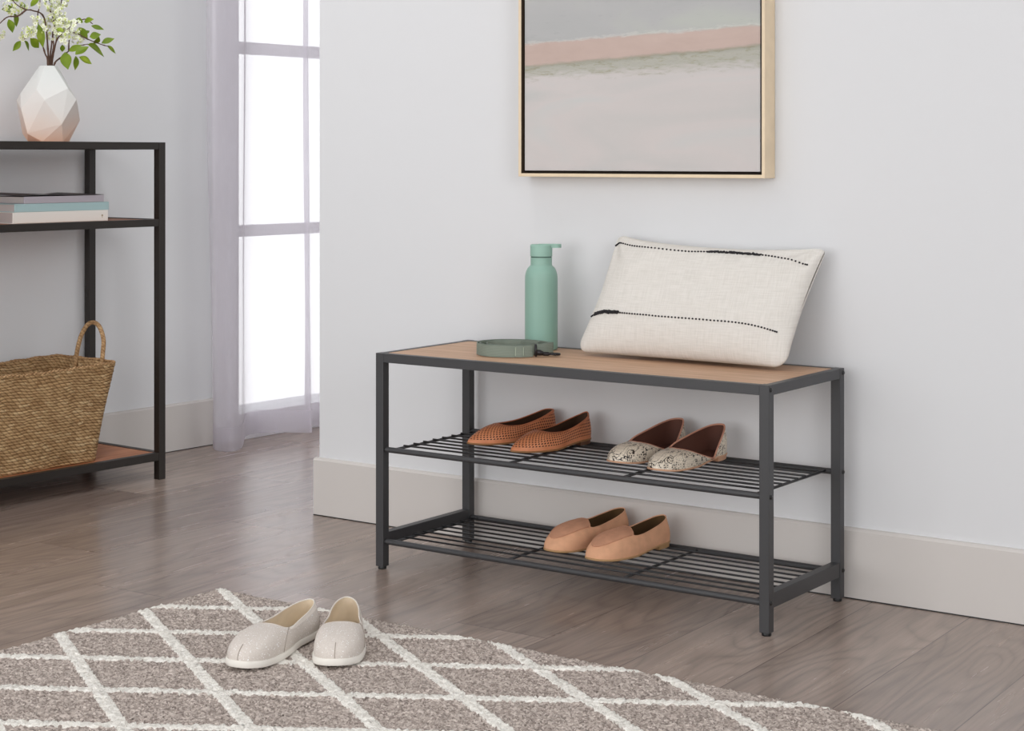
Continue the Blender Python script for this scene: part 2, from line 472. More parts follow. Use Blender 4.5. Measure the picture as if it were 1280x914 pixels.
class MB:
    """collects primitives; build() links them as one mesh object"""
    def __init__(self): self.v = []; self.f = []
    def add(self, v, f):
        k = len(self.v)
        self.v += [tuple(map(float, p)) for p in v]
        self.f += [tuple(i + k for i in q) for q in f]
        return self
    def box(self, a, b, bev=0.0, fn=None):
        x0, y0, z0 = a; x1, y1, z1 = b
        if bev <= 0:
            v = [(x0,y0,z0),(x1,y0,z0),(x1,y1,z0),(x0,y1,z0),(x0,y0,z1),(x1,y0,z1),(x1,y1,z1),(x0,y1,z1)]
            f = [(0,3,2,1),(4,5,6,7),(0,1,5,4),(1,2,6,5),(2,3,7,6),(3,0,4,7)]
        else:
            bm = bmesh.new()
            bmesh.ops.create_cube(bm, size=1)
            for w in bm.verts:
                w.co = Vector(((x0+x1)/2 + w.co.x*(x1-x0), (y0+y1)/2 + w.co.y*(y1-y0), (z0+z1)/2 + w.co.z*(z1-z0)))
            bmesh.ops.bevel(bm, geom=bm.edges[:], offset=bev, segments=2, profile=0.6, affect='EDGES')
            bm.verts.index_update()
            v = [tuple(w.co) for w in bm.verts]
            f = [tuple(w.index for w in q.verts) for q in bm.faces]
            bm.free()
        if fn: v = [fn(*p) for p in v]
        return self.add(v, f)
    def tube(self, pts, r, n=10, closed=False, caps=True):
        pts = [Vector(p) for p in pts]
        N = len(pts)
        rs = r if isinstance(r, (list, tuple)) else [r] * N
        v = []; f = []
        prev = None
        for i, p in enumerate(pts):
            if closed: tg = pts[(i+1) % N] - pts[i-1]
            else: tg = pts[min(i+1, N-1)] - pts[max(i-1, 0)]
            if tg.length < 1e-9: tg = Vector((0, 0, 1))
            tg.normalize()
            if prev is None:
                up = Vector((0, 0, 1)) if abs(tg.z) < 0.9 else Vector((1, 0, 0))
                a = tg.cross(up).normalized()
            else:
                a = (prev - tg * prev.dot(tg))
                a = a.normalized() if a.length > 1e-6 else tg.orthogonal().normalized()
            prev = a
            b = tg.cross(a)
            for k in range(n):
                th = 2 * PI * k / n
                v.append(p + (a * math.cos(th) + b * math.sin(th)) * rs[i])
        segs = N if closed else N - 1
        for i in range(segs):
            j = (i + 1) % N
            for k in range(n):
                l = (k + 1) % n
                f.append((i*n+k, i*n+l, j*n+l, j*n+k))
        if not closed and caps:
            f.append(tuple(range(n))[::-1])
            f.append(tuple((N-1)*n + k for k in range(n)))
        return self.add(v, f)
    def lathe(self, prof, c=(0, 0, 0), n=40, fn=None):
        v = []; f = []
        for (r, z) in prof:
            for k in range(n):
                th = 2 * PI * k / n
                v.append((c[0] + r*math.cos(th), c[1] + r*math.sin(th), c[2] + z))
        for i in range(len(prof) - 1):
            for k in range(n):
                l = (k+1) % n
                f.append((i*n+k, i*n+l, (i+1)*n+l, (i+1)*n+k))
        f.append(tuple(range(n))[::-1])
        f.append(tuple((len(prof)-1)*n + k for k in range(n)))
        if fn: v = [fn(*p) for p in v]
        return self.add(v, f)
    def sphere(self, c, r, seg=8, rings=5, sc=(1, 1, 1)):
        v = []; f = []
        v.append((c[0], c[1], c[2] + r*sc[2]))
        for i in range(1, rings):
            ph = PI * i / rings
            for k in range(seg):
                th = 2*PI*k/seg
                v.append((c[0] + r*sc[0]*math.sin(ph)*math.cos(th), c[1] + r*sc[1]*math.sin(ph)*math.sin(th), c[2] + r*sc[2]*math.cos(ph)))
        v.append((c[0], c[1], c[2] - r*sc[2]))
        for k in range(seg): f.append((0, 1+k, 1+(k+1) % seg))
        for i in range(rings-2):
            for k in range(seg):
                a = 1+i*seg+k; b = 1+i*seg+(k+1) % seg
                f.append((a, a+seg, b+seg, b))
        L = len(v)-1
        for k in range(seg): f.append((L, 1+(rings-2)*seg+(k+1) % seg, 1+(rings-2)*seg+k))
        return self.add(v, f)
    def build(self, name, mat, parent=None, smooth=False, loc=None, auto=None):
        o = mk(name, self.v, self.f, mat, parent, smooth or auto is not None, loc)
        if auto is not None:
            o.data.set_sharp_from_angle(angle=math.radians(auto))
        return o

def crom(pts, t, closed=False):
    """Catmull-Rom on a list of arrays with uniform knots, t in [0,1]"""
    n = len(pts)
    segs = n if closed else n - 1
    x = t * segs
    i = int(math.floor(x))
    if not closed: i = min(max(i, 0), segs - 1)
    u = x - i
    def g(k):
        return pts[k % n] if closed else pts[min(max(k, 0), n-1)]
    a, b, c, d = (np.asarray(g(i-1), float), np.asarray(g(i), float), np.asarray(g(i+1), float), np.asarray(g(i+2), float))
    return 0.5*((2*b) + (-a+c)*u + (2*a-5*b+4*c-d)*u*u + (-a+3*b-3*c+d)*u**3)

# ------------------------------------------------------------------ frames of reference
B_ANG = 0.0563                                # the window wall is turned 3.2 degrees
P0 = np.array([-3.601, 3.4138])
TT = np.array([math.sin(B_ANG), math.cos(B_ANG)])
NN = np.array([math.cos(B_ANG), -math.sin(B_ANG)])
def LP(s, dep, z):
    p = P0 + TT*s - NN*dep
    return (float(p[0]), float(p[1]), float(z))
# local frame of the window wall: x = -depth (out of the wall), y = along
def lroot(name, s, dep, z=0.0):
    return empty(name, LP(s, dep, z), -B_ANG)
# inside such an empty: local +x = NN (into room), local +y = TT

# ================================================================== SETTING
WY = 3.3156; BY = 3.3036; WXE = -2.9245; CEIL = 4.0
def slab(z0, z1):
    a = LP(-5.0, 0.342+0.13, 0); b = LP(4.18, 0.342+0.13, 0)
    q = [(a[0], a[1]), (2.15, a[1]), (2.15, 7.55), (b[0], 7.55)]
    v = [(x, y, z0) for x, y in q] + [(x, y, z1) for x, y in q]
    return MB().add(v, [(3,2,1,0),(4,5,6,7),(0,1,5,4),(1,2,6,5),(2,3,7,6),(3,0,4,7)])
fl = slab(-0.05, 0.0).build('floor', 'floor'); tag(fl, kind='structure')
ce = slab(CEIL, CEIL+0.05).build('ceiling', 'ceiling_paint'); tag(ce, kind='structure')
w = MB().box((WXE, WY, 0), (2.2, WY+0.13, CEIL)).build('wall_front', 'wall_paint'); tag(w, kind='structure')
w = MB().box((-4.4, 7.4, 0), (2.2, 7.55, CEIL)).build('wall_back', 'wall_paint'); tag(w, kind='structure')
w = MB().box((2.0, -1.6, 0), (2.15, WY, CEIL)).build('wall_right', 'wall_paint'); tag(w, kind='structure')

# baseboards
def baseprof(y_wall, y_face, h):
    t_ = y_wall - y_face
    return [(0, 0), (-t_, 0), (-t_, h-0.004), (-t_+0.003, h-0.0005), (0, h)]
def basebar(name, pfun, L0, L1, t_, h):
    prof = [(0, 0), (t_, 0), (t_, h-0.006), (t_-0.004, h-0.001), (0.0, h)]
    v = []
    for L in (L0, L1):
        for (d, z) in prof: v.append(pfun(L, d, z))
    n = len(prof)
    f = [(i, (i+1) % n, n+(i+1) % n, n+i) for i in range(n)]
    f += [tuple(range(n))[::-1], tuple(range(n, 2*n))]
    o = mk(name, v, f, 'baseboard_paint', smooth=False)
    tag(o, kind='structure')
    return o
basebar('baseboard_front', lambda L, d, z: (L, WY-d, z), WXE-0.0105, 2.0, WY-BY, 0.1436)
basebar('baseboard_end', lambda L, d, z: (WXE-d*0.88, L, z), WY-0.012+0.0121, WY+0.13, WY-BY, 0.1436)
mk_gap = MB().box((WXE-0.010, BY-0.0008, 0.0), (2.0, BY+0.006, 0.0022)).build('base_gap_1', 'foot_black'); tag(mk_gap, kind='structure')  # thin black strip drawn for the dark gap under the baseboard

WDEP = 0.342; BDEP = 0.330
WS0, WS1, WZ0, WZ1 = 0.598, 1.95, 0.083, 2.15          # window opening along the wall
def lwallbox(mb, s0, s1, d0, d1, z0, z1):
    mb.box((0, 0, 0), (1, 1, 1), 0, lambda x, y, z: LP(s0 + (s1-s0)*y, d0 + (d1-d0)*(1-x), z0 + (z1-z0)*z))
mb = MB()
lwallbox(mb, -5.2, WS0, WDEP, WDEP+0.14, 0, CEIL)
lwallbox(mb, WS1, 4.2, WDEP, WDEP+0.14, 0, CEIL)
lwallbox(mb, WS0, WS1, WDEP, WDEP+0.14, 0, WZ0)
lwallbox(mb, WS0, WS1, WDEP, WDEP+0.14, WZ1, CEIL)
w = mb.build('wall_left', 'wall_paint'); tag(w, kind='structure')
basebar('baseboard_left', lambda L, d, z: LP(L, WDEP-d, z), -5.2, 0.50, WDEP-BDEP, 0.144)
mb = MB(); lwallbox(mb, -5.2, 0.50, BDEP-0.0008, BDEP+0.004, 0, 0.002); o = mb.build('base_gap_2', 'foot_black'); tag(o, kind='structure')  # same black strip for the gap along the left baseboard

# window: frame, glazing bars, pane
win = empty('window_1', LP(WS0, WDEP, 0)); tag(win, kind='structure')
win.rotation_euler = (0, 0, -B_ANG)
def wbox(name, s0, s1, d0, d1, z0, z1, mat, bev=0.002):
    # local coords of the window empty
    MBx = MB().box((-(d1-WDEP), s0-WS0, z0), (-(d0-WDEP), s1-WS0, z1), bev)
    return MBx.build(name, mat, win)
wbox('window_casing', 0.500, 0.598, WDEP-0.018, WDEP, 0.0, WZ1+0.09, 'window_paint')
wbox('window_sill', 0.598, WS1, WDEP-0.014, WDEP, 0.0, 0.083, 'window_paint')
wbox('window_frame', 0.598, 0.606, WDEP-0.004, WDEP+0.07, WZ0, WZ1, 'window_paint')
wbox('window_frame', WS1-0.05, WS1, WDEP-0.004, WDEP+0.07, WZ0, WZ1, 'window_paint')
for (z0, z1) in ((0.6417, 0.6786), (1.2252, 1.264), (1.805, 1.844)):
    wbox('glazing_bar', 0.600, WS1, 0.3550, 0.3850, z0, z1, 'window_paint')
wbox('glazing_bar', 1.255, 1.295, 0.3552, 0.3852, WZ0, WZ1, 'window_paint')
gm = bpy.data.materials.new('window_glass'); gm.use_nodes = True
gnt = gm.node_tree; gnt.nodes.clear()
go = gnt.nodes.new('ShaderNodeOutputMaterial'); gt = gnt.nodes.new('ShaderNodeBsdfTransparent'); gg = gnt.nodes.new('ShaderNodeBsdfGlossy')
gg.inputs['Roughness'].default_value = 0.02
gx = gnt.nodes.new('ShaderNodeMixShader')
gx.inputs[0].default_value = 0.05
gnt.links.new(gt.outputs[0], gx.inputs[1]); gnt.links.new(gg.outputs[0], gx.inputs[2]); gnt.links.new(gx.outputs[0], go.inputs[0])
M['glass'] = gm
wbox('pane', 0.604, WS1-0.02, 0.392, 0.396, WZ0, WZ1, 'glass', 0)

# ================================================================== RUG
def build_rug():
    x0, x1, y0, y1 = -2.568, 0.10, 1.15, 2.600
    st = 0.0038
    nx = int((x1-x0)/st); ny = int((y1-y0)/st)
    xs = np.linspace(x0, x1, nx); ys = np.linspace(y0, y1, ny)
    Xg, Yg = np.meshgrid(xs, ys, indexing='ij')
    ex = np.minimum(Xg-x0, x1-Xg); ey = np.minimum(Yg-y0, y1-Yg); e = np.minimum(ex, ey)
    edge = np.clip(e/0.010, 0, 1)
    def dist(sg, c0, sp):
        v = (Yg + 0.6*sg*Xg - c0)/sp
        return np.abs(v - np.round(v))*sp*0.857
    dm = np.minimum(dist(1, 0.64, 0.2093), dist(-1, 3.95, 0.2077))
    rough = rng.random(Xg.shape)
    Z = 0.0075 + 0.0055*rough + 0.0022*(dm < 0.0115)
    Z = Z*np.sqrt(edge*0.97+0.03)
    # edges wander a little, as a cut pile does
    wx = np.convolve(rng.normal(size=ny+40), np.ones(41)/41, 'valid')*0.006
    wy = np.convolve(rng.normal(size=nx+40), np.ones(41)/41, 'valid')*0.006
    Xj = Xg + (rng.random(Xg.shape)-0.5)*st*1.1 + wx[None, :]*np.clip(1-(Xg-x0)/0.05, 0, 1)
    Yj = Yg + (rng.random(Xg.shape)-0.5)*st*1.1 + wy[:, None]*np.clip(1-(y1-Yg)/0.05, 0, 1)
    Z[0, :] = 0.0; Z[-1, :] = 0.0; Z[:, 0] = 0.0; Z[:, -1] = 0.0
    V = np.stack([Xj, Yj, Z+0.0006], -1).reshape(-1, 3)
    idx = np.arange(nx*ny).reshape(nx, ny)
    F = np.stack([idx[:-1, :-1], idx[1:, :-1], idx[1:, 1:], idx[:-1, 1:]], -1).reshape(-1, 4)
    me = bpy.data.meshes.new('area_rug')
    me.vertices.add(len(V)); me.vertices.foreach_set('co', V.astype(np.float32).ravel())
    me.loops.add(F.size); me.loops.foreach_set('vertex_index', F.ravel().astype(np.int32))
    me.polygons.add(len(F)); me.polygons.foreach_set('loop_start', np.arange(0, F.size, 4, dtype=np.int32))
    me.polygons.foreach_set('loop_total', np.full(len(F), 4, dtype=np.int32))
    me.update(calc_edges=True); me.validate()
    me.polygons.foreach_set('use_smooth', np.ones(len(F), dtype=bool))
    me.materials.append(M['rug'])
    o = bpy.data.objects.new('area_rug', me); COL.objects.link(o)
    tag(o, 'taupe shag area rug with white diamond lattice lines on the wood floor', 'rug')
build_rug()

# ================================================================== SHOE BENCH
BX0, BFY, BL, BD, BH = -2.4399, 2.9497, 0.949, 0.3345, 0.470
T = 0.0205
def build_bench():
    r = empty('shoe_bench', (BX0+BL/2, BFY+BD/2, 0))
    tag(r, 'dark grey metal shoe bench with light wood top and two wire shelves', 'bench')
    hx, hy = BL/2, BD/2
    # posts
    for sx in (-1, 1):
        for sy in (-1, 1):
            x0 = -hx if sx < 0 else hx-T
            y0 = -hy if sy < 0 else hy-T
            leg = MB().box((x0, y0, 0.006), (x0+T, y0+T, BH), 0.0012).build('leg', 'bench_metal', r)
            MB().lathe([(0.0088, 0.0), (0.0092, 0.0015), (0.0092, 0.0045), (0.0078, 0.0068)], (x0+T/2, y0+T/2, 0), 20).build('leveling_foot', 'foot_black', leg, auto=40)
    # top rails
    rt = 0.0200
    MB().box((-hx+T, -hy+0.0008, BH-rt), (hx-T, -hy+T-0.004, BH-0.0004), 0.001).build('front_rail', 'bench_metal', r)
    MB().box((-hx+T, hy-T+0.004, BH-rt), (hx-T, hy-0.0008, BH-0.0004), 0.001).build('back_rail', 'bench_metal', r)
    for sx in (-1, 1):
        x0 = -hx+0.0006 if sx < 0 else hx-T+0.004
        MB().box((x0, -hy+T, BH-rt), (x0+T-0.0046, hy-T, BH-0.0004), 0.001).build('top_side_rail', 'bench_metal', r)
        zb = 0.0505
        x0 = -hx+0.0010 if sx < 0 else hx-T+0.001
        MB().box((x0, -hy+T, zb), (x0+T-0.002, hy-T, zb+0.0285), 0.001).build('bottom_side_rail', 'bench_metal', r)
    # wood board sits inside the frame
    bd = MB().box((-hx+0.0165, -hy+0.0165, BH-0.016), (hx-0.0165, hy-0.0165, BH-0.0010), 0.0008).build('seat_board', 'bench_wood', r)
    tag(bd, 'light oak board set in the grey frame')
    # wire shelves
    for zc, low in ((0.2600, False), (0.0600, True)):
        sh = MB()
        for y in (-hy+0.0105, hy-0.0105):
            sh.tube([(-hx+T-0.004, y, zc), (-hx+T+0.004, y, zc)], 0.0048, 12)
            sh.tube([(-hx+T+0.002, y, zc), (hx-T-0.002, y, zc)], 0.0062, 16)
            sh.tube([(hx-T-0.004, y, zc), (hx-T+0.004, y, zc)], 0.0048, 12)
        fr = sh.build('wire_shelf', 'bench_metal', r, auto=50)
        if not low: tag(fr, 'upper wire shelf with open ends')
        else: tag(fr, 'lower wire shelf between side rails')
        xl, xr = -hx+0.040, hx-0.036
        for x in (xl, -hx+0.340, -hx+0.618, xr):
            MB().tube([(x, -hy+0.012, zc+0.001), (x, hy-0.012, zc+0.001)], 0.0030, 8).build('cross_rod', 'wire_metal', fr, smooth=True)
        for i in range(8):
            y = -hy + 0.0530 + 0.0347*i
            MB().tube([(xl-0.004, y, zc+0.0042), (xr+0.003, y, zc+0.0042)], 0.0021, 8).build('shelf_wire', 'wire_metal', fr, smooth=True)
    # bolts on the end faces
    for sx in (-1, 1):
        x = hx if sx > 0 else -hx
        for z in (0.4605, 0.2600, 0.0615):
            for y in (-hy+0.0085, hy-0.0060):
                b = MB()
                b.lathe([(0.0046, -0.001), (0.0046, 0.0008), (0.0034, 0.0022), (0.0012, 0.0027)], (0, 0, 0), 16, lambda a, c, d: (x + sx*d, y + c, z + a))
                b.lathe([(0.0020, 0.0020), (0.0019, 0.0029)], (0, 0, 0), 6, lambda a, c, d: (x + sx*d, y + c, z + a))
                b.build('bolt', 'bolt_black', r, auto=40)
build_bench()

# ================================================================== PICTURE
def build_picture():
    x0, x1, yf, z0, z1 = -2.2833, -1.6612, 3.2680, 0.8521, 1.72
    r = empty('framed_painting', (x0, yf, z0))
    tag(r, 'large framed abstract landscape painting hanging on the wall above the bench', 'picture')
    W = x1-x0; Hh = z1-z0; D = WY-yf-0.001; f = 0.0072; g = 0.0062
    for nm, a, b in (('frame_side', (0, 0, 0), (f, D, Hh)), ('frame_side', (W-f, 0, 0), (W, D, Hh)),
                     ('frame_side', (f, 0, 0), (W-f, D, f)), ('frame_side', (f, 0, Hh-f), (W-f, D, Hh))):
        MB().box(a, b, 0.0006).build(nm, 'oak_frame', r)
    e = 0.0012
    m = MB()
    m.box((f, 0.0012, f), (f+e, D-0.012, Hh-f)); m.box((W-f-e, 0.0012, f), (W-f, D-0.012, Hh-f))
    m.box((f+e, 0.0012, f), (W-f-e, D-0.012, f+e)); m.box((f+e, 0.0012, Hh-f-e), (W-f-e, D-0.012, Hh-f))
    m.build('frame_liner', 'canvas_dark_edge', r)
    MB().box((f, D-0.012, f), (W-f, D-0.006, Hh-f)).build('backing_board', 'canvas_dark_edge', r)
    MB().box((0, 0, 0), (W-2*(f+g), D-0.018, Hh-2*(f+g)), 0.0015).build('canvas', 'painting', r, loc=(f+g, 0.0055, f+g))
    return r
build_picture()

# ================================================================== BOTTLE
def build_bottle():
    r = empty('water_bottle', (-2.1865, 3.218, BH+0.0002), 0.6135)
    tag(r, 'sage green water bottle standing on the bench beside the pillow', 'bottle')
    R = 0.0364
    prof = [(0.0345, 0.0), (0.0360, 0.002), (R, 0.008), (R, 0.152), (0.0362, 0.160), (0.0352, 0.167), (0.0332, 0.174), (0.0304, 0.1795), (0.0272, 0.1832), (0.0246, 0.1852), (0.0238, 0.188), (0.0238, 0.2035)]
    MB().lathe(prof, (0, 0, 0), 56).build('bottle_body', 'bottle_green', r, auto=45)
    MB().lathe([(0.0228, 0.2030), (0.0228, 0.2060)], (0, 0, 0), 48).build('cap_seal', 'bottle_gap', r, auto=40)
    cp = MB().lathe([(0.0238, 0.2055), (0.0246, 0.2062), (0.0246, 0.2290), (0.0240, 0.2312), (0.0225, 0.2322)], (0, 0, 0), 56).build('cap', 'cap_green', r, auto=45)
    # carry tab, reaching out to one side of the cap
    m = MB()
    pts = []
    n = 14
    out = [(-0.006, -0.011)] + [(0.0335 + 0.011*math.sin(a), -0.011*math.cos(a)) for a in [PI*k/n for k in range(n+1)]] + [(-0.006, 0.011)]
    zt, zb = 0.2331, 0.2243
    nn = len(out)
    v = [(x, y, zb+0.0006) for x, y in out] + [(x, y, zt) for x, y in out]
    f = [tuple(range(nn))[::-1], tuple(range(nn, 2*nn))] + [(i, (i+1) % nn, nn+(i+1) % nn, nn+i) for i in range(nn)]
    m.add(v, f).build('carry_tab', 'cap_green', cp, auto=40)
build_bottle()

# ================================================================== LEASH
def build_leash():
    r = empty('dog_leash', (-2.187, 3.107, BH+0.0003), 0.6135)   # local x = sideways as seen, y = away
    tag(r, 'coiled sage green webbing leash with dark metal clip on the bench', 'leash')
    hgt = 0.0245; th = 0.0022
    def ribbon(pts, name, mat, parent, z0=0.0, hh=hgt, tt=th, zf=None):
        n = len(pts); v = []; f = []
        for i, p in enumerate(pts):
            a = np.array(pts[max(i-1, 0)][:2]); b = np.array(pts[min(i+1, n-1)][:2])
            d = (b-a)/max(1e-9, np.linalg.norm(b-a)); nr = np.array([-d[1], d[0]])*tt/2
            zz0 = z0 if zf is None else zf(i/(n-1))
            lean = (p[2] if len(p) > 2 else 0.0)
            for (s_, z) in ((1, zz0), (-1, zz0), (-1, zz0+hh), (1, zz0+hh)):
                k = lean if z > zz0 else 0.0
                v.append((p[0]+nr[0]*s_, p[1]+nr[1]*s_ + k, z))
        for i in range(n-1):
            for k in range(4):
                l = (k+1) % 4
                f.append((i*4+k, i*4+l, (i+1)*4+l, (i+1)*4+k))
        f += [(3, 2, 1, 0), ((n-1)*4, (n-1)*4+1, (n-1)*4+2, (n-1)*4+3)]
        return mk(name, v, f, mat, parent, smooth=False)
    # coil: runs clockwise from the clip, twice around, ending inside
    ctrl = [(0.044, -0.060), (0.020, -0.070), (-0.020, -0.070), (-0.058, -0.050), (-0.076, -0.008), (-0.066, 0.040), (-0.026, 0.066), (0.024, 0.062), (0.060, 0.036), (0.076, 0.010), (0.088, -0.006), (0.074, -0.024), (0.050, -0.030),
            (0.034, -0.046), (0.0, -0.062), (-0.040, -0.054), (-0.068, -0.018), (-0.066, 0.020), (-0.040, 0.050), (0.006, 0.056), (0.040, 0.038), (0.058, 0.012), (0.044, -0.016), (0.012, -0.040), (-0.022, -0.046), (-0.052, -0.022), (-0.050, 0.016), (-0.016, 0.034), (0.020, 0.020)]
    pts = [crom([np.array(c) for c in ctrl], t) for t in np.linspace(0, 1, 260)]
    st = ribbon(pts, 'strap', 'webbing', r)
    # folded and sewn end with stitching lines
    e = [crom([np.array(c) for c in ctrl], t) - np.array([0.0, 0.0024]) for t in np.linspace(0.004, 0.050, 16)]
    ribbon(e, 'sewn_fold', 'webbing', r, 0.0004, hgt-0.0008)
    for x in (0.0060, 0.0230):
        MB().box((x, -0.0752, 0.003), (x+0.0012, -0.0735, hgt-0.003)).build('stitching', 'stitch_light', r)
    # clip hardware: ring, swivel, bolt snap lying on the board
    ring = [(0.050 + 0.0*math.cos(a), -0.061 + 0.007*math.cos(a), 0.0135 + 0.0115*math.sin(a)) for a in [2*PI*k/20 for k in range(20)]]
    MB().tube(ring, 0.0027, 8, closed=True).build('ring', 'buckle_metal', r, smooth=True)
    hook = MB()
    hook.tube([(0.051, -0.061, 0.010), (0.058, -0.060, 0.0085), (0.066, -0.058, 0.0065)], [0.0052, 0.0066, 0.0042], 12)
    hook.tube([(0.066, -0.058, 0.0060), (0.077, -0.055, 0.0052)], 0.0044, 12)
    o1 = []
    for k in range(19):
        a = -0.5 + 2*PI*k/18*0.92
        o1.append((0.0885 - 0.0125*math.cos(a), -0.051 + 0.0075*math.sin(a), 0.0042))
    hook.tube(o1, [0.0028]*15 + [0.0025, 0.0022, 0.0018, 0.0014], 10)
    hook.sphere((0.092, -0.0595, 0.0050), 0.0036, 10, 6)
    hook.build('snap_hook', 'buckle_metal', r, auto=50)
build_leash()

# ================================================================== PILLOW
def build_pillow():
    org = np.array([-1.81, 3.17, BH])
    r = empty('throw_pillow', tuple(org))
    tag(r, 'cream cotton lumbar pillow with two black yarn stripes leaning on the wall', 'pillow')
    BLc = np.array([-2.064, 3.166, 0.4755]); BRc = np.array([-1.560, 3.160, 0.4750])
    TLc = np.array([-2.027, 3.292, 0.7420]); TRc = np.array([-1.522, 3.290, 0.7270])
    nrm = np.cross(BRc-BLc, TLc-BLc); nrm /= np.linalg.norm(nrm)      # faces the room
    if nrm[1] > 0: nrm = -nrm
    def base(u, v):
        p = (BLc*(1-u)+BRc*u)*(1-v) + (TLc*(1-u)+TRc*u)*v
        ax = (BRc-BLc)/np.linalg.norm(BRc-BLc); az = (TLc-BLc)/np.linalg.norm(TLc-BLc)
        # sides of a stuffed cover draw in between the corners
        W_, H_l, R_ = 0.50, 0.275, 0.030
        a_ = min(u, 1-u)*W_; b_ = min(v, 1-v)*H_l
        if a_ < R_ and b_ < R_:
            x_ = 1-a_/R_; y_ = 1-b_/R_
            x2 = x_*math.sqrt(1-y_*y_/2); y2 = y_*math.sqrt(1-x_*x_/2)
            na = (1-x2)*R_/W_; nb = (1-y2)*R_/H_l
            u = na if u < 0.5 else 1-na; v = nb if v < 0.5 else 1-nb
            p = (BLc*(1-u)+BRc*u)*(1-v) + (TLc*(1-u)+TRc*u)*v
        cu = max(0.0, math.sin(PI*min(max(u, 0), 1)))**0.30; cv = max(0.0, math.sin(PI*min(max(v, 0), 1)))**0.7
        p = p + ax*(0.016*cv*((1-u)**3) - 0.012*cv*(u**3))
        p = p - az*(0.038*cu*(v**4)) + az*(0.004*cu*((1-v)**4))
        return p
    def thick(u, v):
        a = max(0.0, 1-abs(2*u-1)**3.2)**0.52; b = max(0.0, 1-abs(2*v-1)**2.8)**0.50
        return 0.052*a*b
    def surf(u, v, side):
        p = base(u, v) + nrm*side*thick(u, v)
        w = mnoise.noise(Vector((u*5, v*3.2, side*3.0)))*0.0035 + mnoise.noise(Vector((u*13, v*8, side*5.0)))*0.0013
        e = min(1, 5*min(u, 1-u, v, 1-v))
        p = p + nrm*side*w*e
        # radiating creases at the top corners
        for cu_, sgn in ((0.0, 1), (1.0, -1)):
            du = abs(u-cu_)*1.9; dv = 1-v; rr = math.hypot(du, dv)
            if rr < 0.55:
                th = math.atan2(dv, du+1e-6)
                p = p + nrm*side*0.0028*math.sin(th*9+cu_)*math.sin(min(1, rr/0.55)*PI)
        return p
    nu, nv = 120, 76
    V = []; F = []
    for side in (1, -1):
        for i in range(nu+1):
            for j in range(nv+1):
                u = 0.5-0.5*math.cos(PI*i/nu); v = 0.5-0.5*math.cos(PI*j/nv)
                p = surf(u, v, side)
                if side < 0: p[1] = min(p[1], WY-0.002)
                p[2] = max(p[2], BH+0.0012)
                V.append(p-org)
    k2 = (nu+1)*(nv+1)
    for side in (0, 1):
        for i in range(nu):
            for j in range(nv):
                q = [side*k2+i*(nv+1)+j, side*k2+(i+1)*(nv+1)+j, side*k2+(i+1)*(nv+1)+j+1, side*k2+i*(nv+1)+j+1]
                F.append(tuple(q if side == 0 else q[::-1]))
    o = mk('cover', V, F, 'pillow_cotton', r)
    bm = bmesh.new(); bm.from_mesh(o.data); bmesh.ops.remove_doubles(bm, verts=bm.verts, dist=1e-5); bmesh.ops.recalc_face_normals(bm, faces=bm.faces); bm.to_mesh(o.data); bm.free()
    o.data.polygons.foreach_set('use_smooth', [True]*len(o.data.polygons))
    # yarn stripes: small stitches sitting on the cover
    def stripe(ctrl, tuft):
        m = MB(); N = 74
        for i in range(N):
            t = i/(N-1)
            uv = crom([np.array(c) for c in ctrl], t)
            p = surf(uv[0], uv[1], 1)-org + nrm*0.0010
            m.sphere(p, 0.0021, 7, 5, (1.1, 0.9, 0.9))
        m.build('yarn_stripe', 'black_yarn', r, smooth=True)
        m = MB()
        for i in range(64):
            t = tuft[0] + (tuft[1]-tuft[0])*i/63
            uv = crom([np.array(c) for c in ctrl], t)
            for k in range(2):
                p = surf(uv[0], uv[1] + random.uniform(-0.008, 0.010), 1)-org + nrm*random.uniform(0.0008, 0.0030)
                m.sphere(p, random.uniform(0.0015, 0.0026), 7, 5)
        m.build('yarn_tuft', 'black_yarn', r, smooth=True)
    stripe([(0.012, 0.862), (0.05, 0.892), (0.2, 0.868), (0.4, 0.858), (0.55, 0.876), (0.68, 0.876), (0.82, 0.862), (0.97, 0.800)], (0.54, 0.80))
    stripe([(0.020, 0.262), (0.10, 0.280), (0.22, 0.272), (0.4, 0.262), (0.6, 0.262), (0.8, 0.262), (0.95, 0.238)], (0.07, 0.30))
build_pillow()

